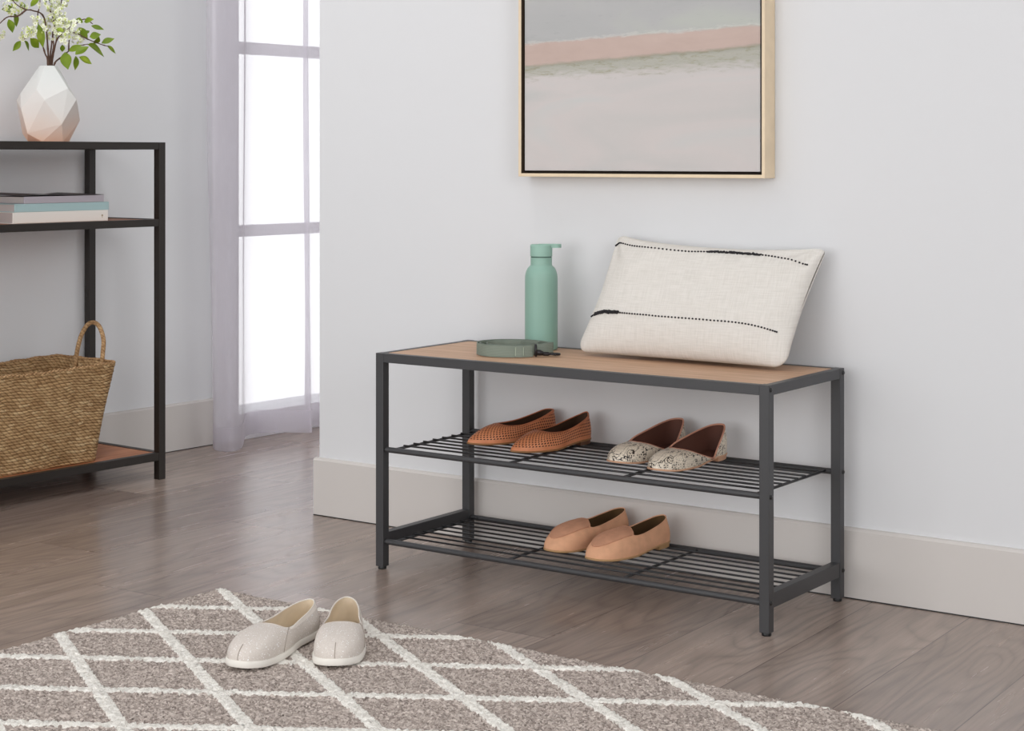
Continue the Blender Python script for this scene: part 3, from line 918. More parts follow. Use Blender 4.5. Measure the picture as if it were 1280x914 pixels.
# ================================================================== SHOES
class Shoe:
    """upper = ring-to-ring surface from the sole edge up to the topline.
    stations: list of (bx, by, tx, ty, tz, out, k1, k2, k3) going toe -> +y side -> heel -> -y side -> toe"""
    def __init__(self, st, lift, sole_t):
        self.st = [np.array(s, float) for s in st]
        self.lift = lift; self.sole_t = sole_t
        L = max(s[0] for s in self.st)
        self.L = L
    def col(self, tau):
        return crom(self.st, tau % 1.0, closed=True)
    def P(self, tau, v, off=0.0):
        c = self.col(tau)
        lf = self.lift(c[0]/self.L)
        B = np.array([c[0], c[1], lf + self.sole_t]); Tp = np.array([c[2], c[3], c[4]])
        D = B[:2]-Tp[:2]; dl = np.linalg.norm(D)+1e-9
        # outward direction from the outline itself
        e = 0.004
        a = self.col(tau-e); b = self.col(tau+e)
        tg = np.array([b[0]-a[0], b[1]-a[1]]); tg /= np.linalg.norm(tg)+1e-9
        on = np.array([-tg[1], tg[0]])
        ctr = np.array([self.L*0.5, 0.0])
        if np.dot(on, B[:2]-ctr) < 0: on = -on
        h = Tp[2]-B[2]
        P1 = B + np.array([on[0]*c[5], on[1]*c[5], h*c[6]])
        P2 = Tp + np.array([D[0]*c[7] + on[0]*0.002, D[1]*c[7] + on[1]*0.002, h*c[8]])
        w = 1-v
        p = B*w**3 + P1*3*w*w*v + P2*3*w*v*v + Tp*v**3
        if off:
            q1 = self.P(tau+0.004, v); q0 = self.P(tau-0.004, v)
            v2 = min(1, v+0.02); v1 = max(0, v-0.02)
            r1 = self.P(tau, v2); r0 = self.P(tau, v1)
            n = np.cross(q1-q0, r1-r0); n /= np.linalg.norm(n)+1e-12
            # orient outward / up
            ref = np.array([on[0]*(1-v), on[1]*(1-v), 0.3+v])
            if np.dot(n, ref) < 0: n = -n
            p = p + n*off
        return p
    def grid(self, taus, vf, nv, off=0.0, closed=False):
        V = []; F = []
        for t in taus:
            v0, v1 = vf(t)
            for j in range(nv+1):
                V.append(self.P(t, v0+(v1-v0)*j/nv, off))
        n = len(taus)
        for i in range(n if closed else n-1):
            k = (i+1) % n
            for j in range(nv):
                F.append((i*(nv+1)+j, k*(nv+1)+j, k*(nv+1)+j+1, i*(nv+1)+j+1))
        return V, F

def add_uv(o, nv, nrow):
    # real lengths along and up the leather, so holes stay round
    me = o.data
    co = np.zeros(len(me.vertices)*3); me.vertices.foreach_get('co', co); co = co.reshape(nrow, nv+1, 3)
    U = np.zeros((nrow, nv+1)); mid = co[:, nv//2]
    U[1:, :] = np.cumsum(np.linalg.norm(mid[1:]-mid[:-1], axis=1))[:, None]
    Vv = np.zeros((nrow, nv+1)); Vv[:, 1:] = np.cumsum(np.linalg.norm(co[:, 1:]-co[:, :-1], axis=2), axis=1)
    uv = me.uv_layers.new(name='UVMap')
    idx = np.zeros(len(me.loops), dtype=np.int32); me.loops.foreach_get('vertex_index', idx)
    uv.data.foreach_set('uv', np.stack([U.ravel()[idx], Vv.ravel()[idx]], -1).astype(np.float32).ravel())

def fixn(o, smooth=True):
    bm = bmesh.new(); bm.from_mesh(o.data)
    bmesh.ops.recalc_face_normals(bm, faces=bm.faces)
    bm.to_mesh(o.data); bm.free()
    return o

def build_shoe(name, loc, rz, S, mats, label, cat, group=None, sole_out=0.0015, heel=None, rim_r=0.0012,
               apron=None, collar=None, toe_seam=False, extra=None, insole_mat=None, quarter=None, opening_lining_mat=None):
    r = empty(name, loc, rz)
    tag(r, label, cat, group)
    N = 120
    taus = [i/N for i in range(N)]
    V, F = S.grid(taus, lambda t: (0, 1), 14, 0, True)
    o = mk('upper', V, F, mats['upper'], r); fixn(o); add_uv(o, 14, N)
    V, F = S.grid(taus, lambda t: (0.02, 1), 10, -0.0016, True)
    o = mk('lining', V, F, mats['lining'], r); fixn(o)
    rim = [S.P(t, 1.0, -0.0008) for t in taus]
    MB().tube(rim, rim_r, 8, closed=True).build('topline_trim', mats['trim'], r, smooth=True)
    # sole: outline pushed out a little, following the lift of the last
    out = []
    for t in taus:
        c = S.col(t)
        a = S.col(t-0.004); b = S.col(t+0.004)
        tg = np.array([b[0]-a[0], b[1]-a[1]]); tg /= np.linalg.norm(tg)+1e-9
        on = np.array([-tg[1], tg[0]])
        if np.dot(on, c[:2]-np.array([S.L*0.5, 0])) < 0: on = -on
        out.append((c[0], c[1], on[0], on[1], S.lift(c[0]/S.L)))
    V = []; F = []
    rings = [(-0.002, 0.0), (sole_out*0.6, 0.0), (sole_out, S.sole_t*0.25), (sole_out, S.sole_t*0.8), (sole_out*0.5, S.sole_t*1.02), (-0.003, S.sole_t*1.02)]
    for (oo, zz) in rings:
        for (x, y, ox, oy, lf) in out:
            V.append((x+ox*oo, y+oy*oo, lf+zz))
    R = len(rings)
    for i in range(R-1):
        for k in range(N):
            l = (k+1) % N
            F.append((i*N+k, i*N+l, (i+1)*N+l, (i+1)*N+k))
    # top and bottom caps as strips across (keeps the curved lift)
    for base in (0, (R-1)*N):
        for k in range(N//2):
            a, b = base+k, base+(N-k) % N
            c_, d = base+k+1, base+(N-k-1) % N
            q = []
            for z in (a, c_, d, b):
                if z not in q: q.append(z)
            if len(q) >= 3: F.append(tuple(q))
    o = mk('sole', V, F, mats['sole'], r, smooth=True); fixn(o); o.data.set_sharp_from_angle(angle=math.radians(50))
    # insole
    V = []; F = []
    for (x, y, ox, oy, lf) in out:
        V.append((x-ox*0.0035, y-oy*0.0035, lf+S.sole_t+0.0022))
    for k in range(N//2):
        a, b = k, (N-k) % N
        c_, d = k+1, (N-k-1) % N
        q = []
        for z in (a, c_, d, b):
            if z not in q: q.append(z)
        if len(q) >= 3: F.append(tuple(q))
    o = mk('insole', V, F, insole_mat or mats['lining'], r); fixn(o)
    if heel:
        x0, hm = heel
        V = []; F = []
        hp = [(x, y, ox, oy, lf) for (x, y, ox, oy, lf) in out if x > S.L*x0]
        # ordered by angle round the heel
        hp = [q for q in hp]
        n = len(hp)
        for (x, y, ox, oy, lf) in hp: V.append((x-ox*0.001, y-oy*0.001, 0.0))
        for (x, y, ox, oy, lf) in hp: V.append((x-ox*0.0002, y-oy*0.0002, lf+0.0006))
        for k in range(n): F.append((k, (k+1) % n, n+(k+1) % n, n+k))
        F += [tuple(range(n))[::-1], tuple(range(n, 2*n))]
        o = mk('heel', V, F, hm, r, smooth=False); fixn(o)
    if apron:
        t0, vmid, vend, amat = apron
        ts = list(np.linspace(-t0, t0, 45))
        vf = lambda t: (vmid + (vend-vmid)*(abs(t)/t0)**2.0, 1.0)
        V, F = S.grid(ts, vf, 10, 0.0013)
        o = mk('apron', V, F, amat, r); fixn(o)
        seam = [S.P(t, vf(t)[0], 0.0010) for t in ts]
        MB().tube(seam, 0.0014, 8).build('apron_seam', amat, o, smooth=True)
        edge = [S.P(t, 1.0, 0.0006) for t in ts]
        MB().tube(edge, 0.0014, 8).build('tongue_edge', amat, o, smooth=True)
    if collar:
        t0, t1, v0, cm = collar
        ts = list(np.linspace(t0, t1, 70))
        V, F = S.grid(ts, lambda t: (v0, 1.0), 5, 0.0009)
        o = mk('collar_binding', V, F, cm, r); fixn(o)
    if quarter:
        for (ta, tb, va, qm, nm) in quarter:
            ts = list(np.linspace(ta, tb, 24))
            V, F = S.grid(ts, lambda t: (va, 0.999), 6, 0.0008)
            o = mk(nm, V, F, qm, r); fixn(o)
    if toe_seam:
        pts = [S.P(0.0, v, 0.0004) for v in np.linspace(0.02, 0.40, 14)]
        MB().tube(pts, 0.0007, 6).build('toe_seam', 'seam_grey', r, smooth=True)
    if extra: extra(r, S)
    return r

def sym(half, flip=1, bend=0.0):
    """half: stations toe..heel on the +y side (first and last on the axis); mirrored to -y. bend shifts toe sideways (foot shape)"""
    L = half[-1][0]
    full = list(half) + [(h[0], -h[1], h[2], -h[3]) + tuple(h[4:]) for h in half[-2:0:-1]]
    res = []
    for h in full:
        h = list(h)
        def sh(x): return flip*bend*(max(0, 1-x/(L*0.75)))**1.5
        def ar(x, y):   # inner waist drawn in
            return y*(1-0.10*math.exp(-((x/L-0.6)/0.16)**2)) if y*flip > 0 else y
        h[1] = ar(h[0], h[1]) + sh(h[0]); h[3] = h[3] + sh(h[2])
        res.append(tuple(h))
    return res

DEG = math.radians
SHZ = 0.2660 + 0.0006     # top of upper shelf wires
SLZ = 0.0660 + 0.0006

# ---- brown perforated pointed flats
def brown_st(L, h, flip):
    s = L/0.235
    #   bx     by     tx     ty     tz    out   k1   k2   k3
    half = [(0.000, 0.000, 0.082, 0.000, 0.0400, 0.000, 0.28, 0.42, -0.02),
            (0.010, 0.012, 0.083, 0.009, 0.0395, 0.001, 0.35, 0.42, -0.02),
            (0.034, 0.027, 0.088, 0.019, 0.0380, 0.002, 0.45, 0.40, 0.00),
            (0.070, 0.038, 0.100, 0.026, 0.0370, 0.003, 0.60, 0.35, 0.02),
            (0.105, 0.039, 0.124, 0.0290, 0.0370, 0.003, 0.55, 0.30, -0.10),
            (0.145, 0.0325, 0.155, 0.0270, 0.0410, 0.003, 0.50, 0.30, -0.25),
            (0.185, 0.0290, 0.190, 0.0230, 0.0500, 0.003, 0.45, 0.30, -0.30),
            (0.218, 0.0220, 0.218, 0.0150, 0.0590, 0.003, 0.45, 0.30, -0.30),
            (0.233, 0.000, 0.230, 0.000, h, 0.003, 0.45, 0.30, -0.30)]
    half = [(a*s, b, c*s, d, e, f, g, i, j) for (a, b, c, d, e, f, g, i, j) in half]
    return sym(half, flip, 0.006)
def lift_flat(k):
    # toe spring and a low heel
    return 0.003*max(0, 1-k/0.2)**2 + 0.008*min(1, max(0, (k-0.42)/0.33))**1.0
bm_ = {'upper': 'perf', 'lining': 'brown_lining', 'trim': 'brown_trim', 'sole': 'brown_sole'}
G1 = None
def brown_extra(r, S):
    pass
build_shoe('ballet_flat', (-2.2889, 3.0774, SHZ), DEG(68.5), Shoe(brown_st(0.235, 0.0600, -1), lift_flat, 0.0035), bm_,
           'brown perforated pointed flat at far left of the upper shelf', 'shoe', 'pair of brown perforated flats', heel=(0.76, 'brown_heel'),
           collar=(0.06, 0.94, 0.90, 'brown_trim'))
build_shoe('ballet_flat', (-2.1392, 3.0439, SHZ), DEG(79.5), Shoe(brown_st(0.232, 0.0660, 1), lift_flat, 0.0035), bm_,
           'brown perforated pointed flat second from left on upper shelf, overlapping its mate in front', 'shoe', 'pair of brown perforated flats', heel=(0.76, 'brown_heel'),
           collar=(0.06, 0.94, 0.90, 'brown_trim'))

# ---- snakeskin d'orsay flats: the side nearest the room is cut down to the sole
def snake_st(L, h, flip):
    s = L/0.235
    left = [(0.000, 0.000, 0.074, -0.004, 0.0370, 0.000, 0.55, 0.55, 0.06),
            (0.006, 0.018, 0.078, 0.013, 0.0365, 0.001, 0.60, 0.52, 0.04),
            (0.028, 0.0345, 0.086, 0.026, 0.0330, 0.002, 0.65, 0.50, 0.02),
            (0.064, 0.0400, 0.098, 0.034, 0.0330, 0.003, 0.60, 0.40, 0.00),
            (0.105, 0.0380, 0.116, 0.035, 0.0400, 0.003, 0.50, 0.30, -0.20),
            (0.148, 0.0320, 0.152, 0.031, 0.0500, 0.003, 0.45, 0.30, -0.30),
            (0.188, 0.0290, 0.190, 0.026, 0.0600, 0.003, 0.45, 0.30, -0.30),
            (0.220, 0.0210, 0.218, 0.018, 0.0665, 0.003, 0.45, 0.30, -0.30),
            (0.234, 0.000, 0.230, 0.000, h, 0.003, 0.45, 0.30, -0.30)]
    right = [(0.230, -0.0130, 0.2270, -0.0110, 0.0650, 0.003, 0.45, 0.30, -0.30),
             (0.207, -0.0255, 0.2020, -0.0235, 0.0500, 0.003, 0.45, 0.30, -0.30),
             (0.182, -0.0298, 0.1780, -0.0296, 0.0290, 0.002, 0.45, 0.30, -0.30),
             (0.162, -0.0312, 0.1620, -0.0312, 0.0115, 0.001, 0.45, 0.30, -0.30),
             (0.135, -0.0345, 0.1440, -0.0345, 0.0140, 0.001, 0.50, 0.30, -0.10),
             (0.092, -0.0398, 0.1120, -0.0345, 0.0240, 0.003, 0.60, 0.40, 0.02),
             (0.048, -0.0395, 0.0880, -0.0270, 0.0330, 0.003, 0.65, 0.48, 0.04),
             (0.016, -0.0285, 0.0770, -0.0150, 0.0365, 0.002, 0.62, 0.52, 0.05),
             (0.003, -0.0120, 0.0745, -0.0070, 0.0370, 0.001, 0.58, 0.54, 0.06)]
    st = left + right
    res = []
    for h_ in st:
        a, b, c, d, e, f, g, i, j = h_
        sh = 0.004*flip
        res.append((a*s, b + sh*max(0, 1-a/0.16), c*s, d + sh*max(0, 1-c/0.16), e, f, g, i, j))
    return res
sm_ = {'upper': 'snake', 'lining': 'dark_lining', 'trim': 'pink_lining', 'sole': 'pink_sole'}
def snake_extra(r, S):
    # the left wall shows its bare pink facing between vamp and heel
    ts = list(np.linspace(0.20, 0.44, 20))
    V, F = S.grid(ts, lambda t: (0.35, 1.0), 5, -0.0022)
    o = mk('side_facing', V, F, 'pink_lining', r); fixn(o)
build_shoe('pointed_flat', (-1.8978, 3.0598, SHZ), DEG(82.5), Shoe(snake_st(0.228, 0.0690, 1), lift_flat, 0.0035), sm_,
           'snakeskin print open-sided flat beside the brown flats, the one behind its mate', 'shoe', 'pair of snakeskin print flats',
           heel=(0.76, 'pink_sole'), insole_mat='dark_lining', rim_r=0.0018)
build_shoe('pointed_flat', (-1.7927, 3.0331, SHZ), DEG(81.5), Shoe(snake_st(0.236, 0.0690, -1), lift_flat, 0.0035), sm_,
           'snakeskin print open-sided flat at the right end of the upper shelf', 'shoe', 'pair of snakeskin print flats',
           heel=(0.76, 'pink_sole'), insole_mat='dark_lining', rim_r=0.0018)

# ---- tan loafers
def loafer_st(L, h, flip):
    s = L/0.236
    half = [(0.000, 0.000, 0.112, 0.000, 0.0540, 0.002, 0.42, 0.60, -0.02),
            (0.006, 0.018, 0.110, 0.010, 0.0535, 0.003, 0.46, 0.58, -0.02),
            (0.028, 0.034, 0.103, 0.021, 0.0500, 0.004, 0.52, 0.52, 0.00),
            (0.066, 0.041, 0.100, 0.030, 0.0430, 0.004, 0.60, 0.40, 0.00),
            (0.105, 0.0395, 0.120, 0.0330, 0.0420, 0.004, 0.50, 0.25, -0.20),
            (0.148, 0.0340, 0.152, 0.0285, 0.0450, 0.004, 0.45, 0.25, -0.30),
            (0.188, 0.0305, 0.190, 0.0240, 0.0520, 0.004, 0.45, 0.25, -0.30),
            (0.221, 0.0230, 0.219, 0.0155, 0.0590, 0.004, 0.45, 0.25, -0.30),
            (0.236, 0.000, 0.230, 0.000, h, 0.004, 0.45, 0.25, -0.30)]
    half = [(a*s, b, c*s, d, e, f, g, i, j) for (a, b, c, d, e, f, g, i, j) in half]
    return sym(half, flip, 0.005)
tm_ = {'upper': 'tan_suede', 'lining': 'tan_lining', 'trim': 'tan_suede', 'sole': 'tan_sole'}
build_shoe('loafer', (-2.0603, 3.0515, SLZ), DEG(77.5), Shoe(loafer_st(0.238, 0.0615, -1), lift_flat, 0.0040), tm_,
           'tan suede loafer on the lower shelf, left one of the pair', 'shoe', 'pair of tan loafers', heel=(0.74, 'tan_sole'),
           apron=(0.165, 0.34, 0.86, 'tan_apron'), rim_r=0.0013)
build_shoe('loafer', (-1.9351, 3.0330, SLZ), DEG(80.5), Shoe(loafer_st(0.236, 0.0625, 1), lift_flat, 0.0040), tm_,
           'tan suede loafer on the lower shelf, right one of the pair', 'shoe', 'pair of tan loafers', heel=(0.74, 'tan_sole'),
           apron=(0.165, 0.34, 0.86, 'tan_apron'), rim_r=0.0013)

# ---- canvas slip-ons on the rug
def slip_st(L, h, flip):
    s = L/0.25
    half = [(0.000, 0.000, 0.104, 0.000, 0.0520, 0.002, 0.62, 0.60, 0.04),
            (0.005, 0.020, 0.103, 0.012, 0.0518, 0.003, 0.62, 0.58, 0.04),
            (0.028, 0.0375, 0.102, 0.024, 0.0500, 0.003, 0.60, 0.55, 0.04),
            (0.070, 0.0430, 0.112, 0.0310, 0.0455, 0.003, 0.58, 0.42, 0.02),
            (0.112, 0.0410, 0.130, 0.0330, 0.0440, 0.003, 0.50, 0.30, -0.15),
            (0.155, 0.0345, 0.160, 0.0285, 0.0460, 0.003, 0.45, 0.25, -0.30),
            (0.196, 0.0315, 0.198, 0.0250, 0.0520, 0.003, 0.45, 0.25, -0.30),
            (0.234, 0.0235, 0.230, 0.0160, 0.0575, 0.003, 0.45, 0.25, -0.30),
            (0.250, 0.000, 0.244, 0.000, h, 0.003, 0.45, 0.25, -0.30)]
    half = [(a*s, b, c*s, d, e, f, g, i, j) for (a, b, c, d, e, f, g, i, j) in half]
    return sym(half, flip, 0.006)
lift_slip = lambda k: 0.004*max(0, 1-k/0.25)**2
cm_ = {'upper': 'canvas_cloth', 'lining': 'cream_lining', 'trim': 'collar_cloth', 'sole': 'sole_white'}
def slip_extra(r, S):
    for sg in (1, -1):
        pts = [S.P(sg*0.205, v, 0.0005) for v in np.linspace(0.0, 0.98, 14)]
        MB().tube(pts, 0.0008, 6).build('side_seam', 'seam_grey', r, smooth=True)  # seam line; its grey puts the shade along the seam into colour
    pts = [S.P(0.5, v, 0.0010) for v in np.linspace(0.05, 0.97, 12)]
    MB().tube(pts, 0.0011, 6).build('heel_tab', 'cover_dark', r, smooth=True)
RZ = 0.0145
build_shoe('slip_on_shoe', (-2.1275, 2.1920, RZ), DEG(101.8), Shoe(slip_st(0.270, 0.0600, -1), lift_slip, 0.0115), cm_,
           'cream canvas slip-on shoe on the rug, the left one turned showing its inner side', 'shoe', 'pair of cream slip-on shoes',
           collar=(0.215, 0.785, 0.80, 'collar_cloth'), toe_seam=True, sole_out=0.0028, extra=slip_extra)
build_shoe('slip_on_shoe', (-1.9875, 2.3010, RZ), DEG(127), Shoe(slip_st(0.256, 0.0600, 1), lift_slip, 0.0115), cm_,
           'cream canvas slip-on shoe on the rug, the right one with its toe facing the viewer', 'shoe', 'pair of cream slip-on shoes',
           collar=(0.215, 0.785, 0.80, 'collar_cloth'), toe_seam=True, sole_out=0.0028, extra=slip_extra)

# ================================================================== CONSOLE TABLE
CW = 1.05      # length, left part is out of the frame
CD = 0.328     # depth
def build_console():
    r = lroot('console_table', 0.0225, 0.0)      # local x: 0 (front) .. -CD (back); y: 0 (right end) .. -CW
    tag(r, 'dark brown metal console table with wooden shelves against the wall at left', 'table')
    T2 = 0.0225
    for y0 in (-T2, -CW):
        for x0 in (-T2, -CD):
            lg = MB().box((x0, y0, 0), (x0+T2, y0+T2, 0.9369), 0.0010).build('leg', 'console_metal', r)
            for z in (0.4976, 0.2847):
                MB().lathe([(0.0032, -0.001), (0.003, 0.0014)], (0, 0, 0), 12, lambda a, c, d: (x0+T2/2+c, y0-d, z+a)).build('screw', 'bolt_black', lg, auto=40)
    for nm, z0, z1, wz in (('top_frame', 0.9170, 0.9369, 0.934), ('middle_shelf_frame', 0.7035, 0.7235, 0.7215), ('bottom_shelf_frame', 0.0532, 0.0750, 0.0735)):
        m = MB()
        x_in = T2
        for x0 in (-T2+0.001, -CD+0.001):
            m.box((x0, -CW+T2, z0), (x0+T2-0.002, -T2, z1), 0.001)
        for y0 in (-T2+0.001, -CW+0.001):
            m.box((-CD+T2, y0, z0), (-T2, y0+T2-0.002, z1), 0.001)
        f = m.build(nm, 'console_metal', r)
        bw = 0.004 if nm == 'bottom_shelf_frame' else T2
        b = MB().box((-CD+T2-0.004, -CW+T2-0.004, z0+0.003), (-T2+0.004, -T2+0.004, wz)).build('shelf_board', 'console_wood', f)
        tag(b, 'reddish brown wooden board inside the metal frame')
build_console()

# ---- books
def build_book(name, s0, s1, d0, d1, z0, z1, cover, label, wavy=False, emblem=False, rot=0.0):
    r = lroot(name, s0, d0, z0)
    r.rotation_euler = (0, 0, -B_ANG + rot)
    tag(r, label, 'book', 'stacked books on the console shelf')
    W = s1-s0; D = d1-d0; h = z1-z0; t_ = 0.0016
    m = MB()
    m.box((-D, 0, 0), (0, W, t_), 0.0004)
    if not wavy: m.box((-D, 0, h-t_), (0, W, h), 0.0004)
    m.box((-0.003, 0, 0.0004), (0.0006, W, h-0.0004), 0.0010)
    m.build('cover', cover, r)
    MB().box((-D+0.003, 0.003, t_), (-0.002, W-0.003, h-t_)).build('pages', 'page_paper', r)
    if wavy:
        V = []; F = []; n, k = 28, 12
        for i in range(n+1):
            for j in range(k+1):
                y = W*i/n; x = -D*j/k
                z = h + 0.0012 + 0.0042*max(0, math.sin(2.2*PI*i/n+0.6))*(0.35+0.65*j/k) + 0.002*math.sin(5*i/n)
                V.append((x, y, z))
        for i in range(n):
            for j in range(k):
                a = i*(k+1)+j
                F.append((a, a+1, a+k+2, a+k+1))
        o = mk('top_cover', V, F, 'cover_dark', r)
        md = o.modifiers.new('s', 'SOLIDIFY'); md.thickness = 0.0012
    if emblem:
        MB().lathe([(0.0030, 0.0), (0.0030, 0.0004)], (0, 0, 0), 20, lambda a, c, d: (0.0006+d, W-0.020+c, h*0.5+a)).build('spine_emblem', 'emblem_grey', r)
        MB().box((0.0006, W-0.0215, h*0.5-0.0062), (0.0010, W-0.0185, h*0.5-0.0048)).build('spine_mark', 'emblem_grey', r)
SB = 0.7217
build_book('book', -0.437, -0.128, 0.062, 0.275, SB+0.0003, 0.7515, 'cover_cream', 'thick cream book at the bottom of the stack on the console shelf', emblem=True)
build_book('book', -0.431, -0.122, 0.062, 0.270, 0.7518, 0.7735, 'cover_teal', 'pale teal book in the middle of the stack', rot=0.012)
build_book('book', -0.402, -0.140, 0.062, 0.262, 0.7738, 0.7925, 'cover_grey', 'grey book with curled dark cover on top of the stack', wavy=True, rot=0.01)

# ---- basket
def build_basket():
    org = (0.0, 0.0)
    r = lroot('woven_basket', -0.39, 0.15, 0.0752)
    tag(r, 'woven seagrass basket with loop handles on the bottom shelf of the console table', 'basket')
    # local: x into room, y along wall
    Hb = 0.262
    def section(v):
        # half sizes bottom -> top
        yr = 0.222 + (0.262-0.222)*v; yl = -(0.222 + (0.262-0.222)*v)
        xf = 0.112 + (0.140-0.112)*v; xb = -(0.112 + (0.130-0.112)*v)
        return yl, yr, xb, xf
    def ring(v, n=140, ins=0.0):
        yl, yr, xb, xf = section(v)
        yl += ins; yr -= ins; xb += ins; xf -= ins
        cr = 0.030+0.012*(1-v)
        pts = []
        per = [((xf-cr), (yr-cr), 0), ((xb+cr), (yr-cr), PI/2), ((xb+cr), (yl+cr), PI), ((xf-cr), (yl+cr), 1.5*PI)]
        # start on front-right corner, go counterclockwise in (x,y)
        seq = []
        for (cx, cy, a0) in per:
            for k in range(9):
                a = a0 + PI/2*k/8
                seq.append(np.array([cx+cr*math.cos(a), cy+cr*math.sin(a)]))
        seq.append(seq[0])
        d = [0]
        for i in range(1, len(seq)): d.append(d[-1]+np.linalg.norm(seq[i]-seq[i-1]))
        out = []
        for i in range(n):
            q = d[-1]*i/n
            k = np.searchsorted(d, q, side='right')-1
            k = min(k, len(seq)-2)
            u = (q-d[k])/max(1e-9, d[k+1]-d[k])
            out.append(seq[k]*(1-u)+seq[k+1]*u)
        return out
    n = 280; m = 66
    V = []; F = []
    def topz(x, y):
        # soft rim, sagging along the middle of the long sides
        sag = 0.006*math.cos(y/0.262*PI/2)**2
        return Hb - sag + 0.0012*math.sin(y*90+x*70)
    for j in range(m+1):
        v = j/m
        rg = ring(v, n)
        for i, p in enumerate(rg):
            z = topz(p[0], p[1])*v
            # woven ridges, alternating over and under
            w = 0.0016*math.sin(i*PI/2 + (j % 2)*PI) * (0.4+0.6*math.sin(v*40)**2)
            bl = 0.004*math.sin(v*PI)*math.sin(p[1]*18+1.0)
            l = math.hypot(p[0], p[1])+1e-9
            nx = p/l
            V.append((p[0]+nx[0]*(w+bl), p[1]+nx[1]*(w+bl), z))
    for j in range(m):
        for i in range(n):
            k = (i+1) % n
            F.append((j*n+i, j*n+k, (j+1)*n+k, (j+1)*n+i))
    F.append(tuple(range(n))[::-1])
    # inner wall
    b = len(V)
    for j in range(0, 13):
        v = 1-j/12*0.97
        for i, p in enumerate(ring(v, n, 0.007)):
            V.append((p[0], p[1], topz(p[0], p[1])*v))
    for j in range(12):
        for i in range(n):
            k = (i+1) % n
            F.append((b+j*n+i, b+j*n+k, b+(j+1)*n+k, b+(j+1)*n+i))
    F.append(tuple(range(b+12*n, b+13*n)))
    for i in range(n):
        k = (i+1) % n
        F.append((m*n+i, m*n+k, b+k, b+i))
    body = mk('basket_body', V, F, 'basket', r); fixn(body)
    # braided rim: two strands twisting round each other
    for ph in (0, PI):
        pts = []
        rg = ring(1.0, 360, 0.0035)
        for i, p in enumerate(rg):
            a = i*2*PI/360*56+ph
            l = math.hypot(*p)
            q = p + p/l*0.0022*math.cos(a)
            pts.append((q[0], q[1], topz(p[0], p[1])+0.0005+0.0022*math.sin(a)))
        MB().tube(pts, 0.0030, 7, closed=True).build('rim_strand', 'rope', r, smooth=True)
    # rope handles on the short ends
    for sg in (1, -1):
        yb = sg*0.257
        pts = [(0.078, yb-sg*0.016, Hb-0.055), (0.078, yb-sg*0.010, Hb-0.02), (0.077, yb-sg*0.004, Hb+0.02), (0.070, yb+sg*0.004, Hb+0.058), (0.046, yb+sg*0.010, Hb+0.090), (0.018, yb+sg*0.012, Hb+0.101),
               (-0.008, yb+sg*0.010, Hb+0.092), (-0.028, yb+sg*0.004, Hb+0.060), (-0.034, yb-sg*0.004, Hb+0.02), (-0.035, yb-sg*0.010, Hb-0.02), (-0.035, yb-sg*0.016, Hb-0.055)]
        cp = [crom([np.array(p) for p in pts], t) for t in np.linspace(0, 1, 90)]
        MB().tube([tuple(p) for p in cp], 0.0062, 12).build('handle', 'rope', r, smooth=True)
build_basket()

# ---- vase
def build_vase():
    r = lroot('faceted_vase', -0.266, 0.14, 0.9370)
    tag(r, 'white faceted ceramic vase with peach base on the console table', 'vase')
    rnd = random.Random(11)
    rings = [(0.0, 0.055, 6, 0.1), (0.040, 0.080, 5, 0.0), (0.100, 0.087, 6, 0.35), (0.148, 0.074, 5, 0.1), (0.206, 0.0235, 6, 0.0)]
    bm = bmesh.new()
    for zi, (z, rr, n, ph) in enumerate(rings):
        for k in range(n):
            th = 2*PI*(k+ph+rnd.uniform(-0.2, 0.2)*(0 if zi in (0, 4) else 1))/n
            q = rr*(1+rnd.uniform(-0.04, 0.04)*(0 if zi in (0, 4) else 1))
            zz = z + (rnd.uniform(-0.02, 0.02) if 0 < zi < 4 else 0)
            bm.verts.new((q*math.cos(th), q*math.sin(th), zz))
    bmesh.ops.convex_hull(bm, input=bm.verts)
    top = [f for f in bm.faces if f.normal.z > 0.99 and f.calc_center_median().z > 0.2]
    # open the mouth
    if top: 
        bmesh.ops.delete(bm, geom=top, context='FACES')
    bmesh.ops.recalc_face_normals(bm, faces=bm.faces)
    me = bpy.data.meshes.new('vase_body'); bm.to_mesh(me); bm.free()
    me.materials.append(M['vase'])
    o = bpy.data.objects.new('vase_body', me); COL.objects.link(o); o.parent = r
    md = o.modifiers.new('wall', 'SOLIDIFY'); md.thickness = 0.004; md.offset = -1
    md = o.modifiers.new('edge', 'BEVEL'); md.width = 0.0012; md.segments = 2; md.limit_method = 'ANGLE'; md.angle_limit = math.radians(12)
    return r
build_vase()

# ---- flowering branches. helper: point on a plane parallel to the wall, from along-wall/height coordinates
F_, A_, H_ = 2191.35, 0.6135, 0.897
def wallpt(u, v, dep):
    """point on the plane at depth dep behind the table front; u, v measured on the photograph"""
    ca, sa = math.cos(A_), math.sin(A_)
    l = (u-640)/F_
    d = np.array([-sa+ca*l, ca+sa*l, -(v-195.92)/F_])
    k = (P0@NN - dep)
    t = k/float(d[:2]@NN)
    return np.array([0, 0, H_]) + d*t

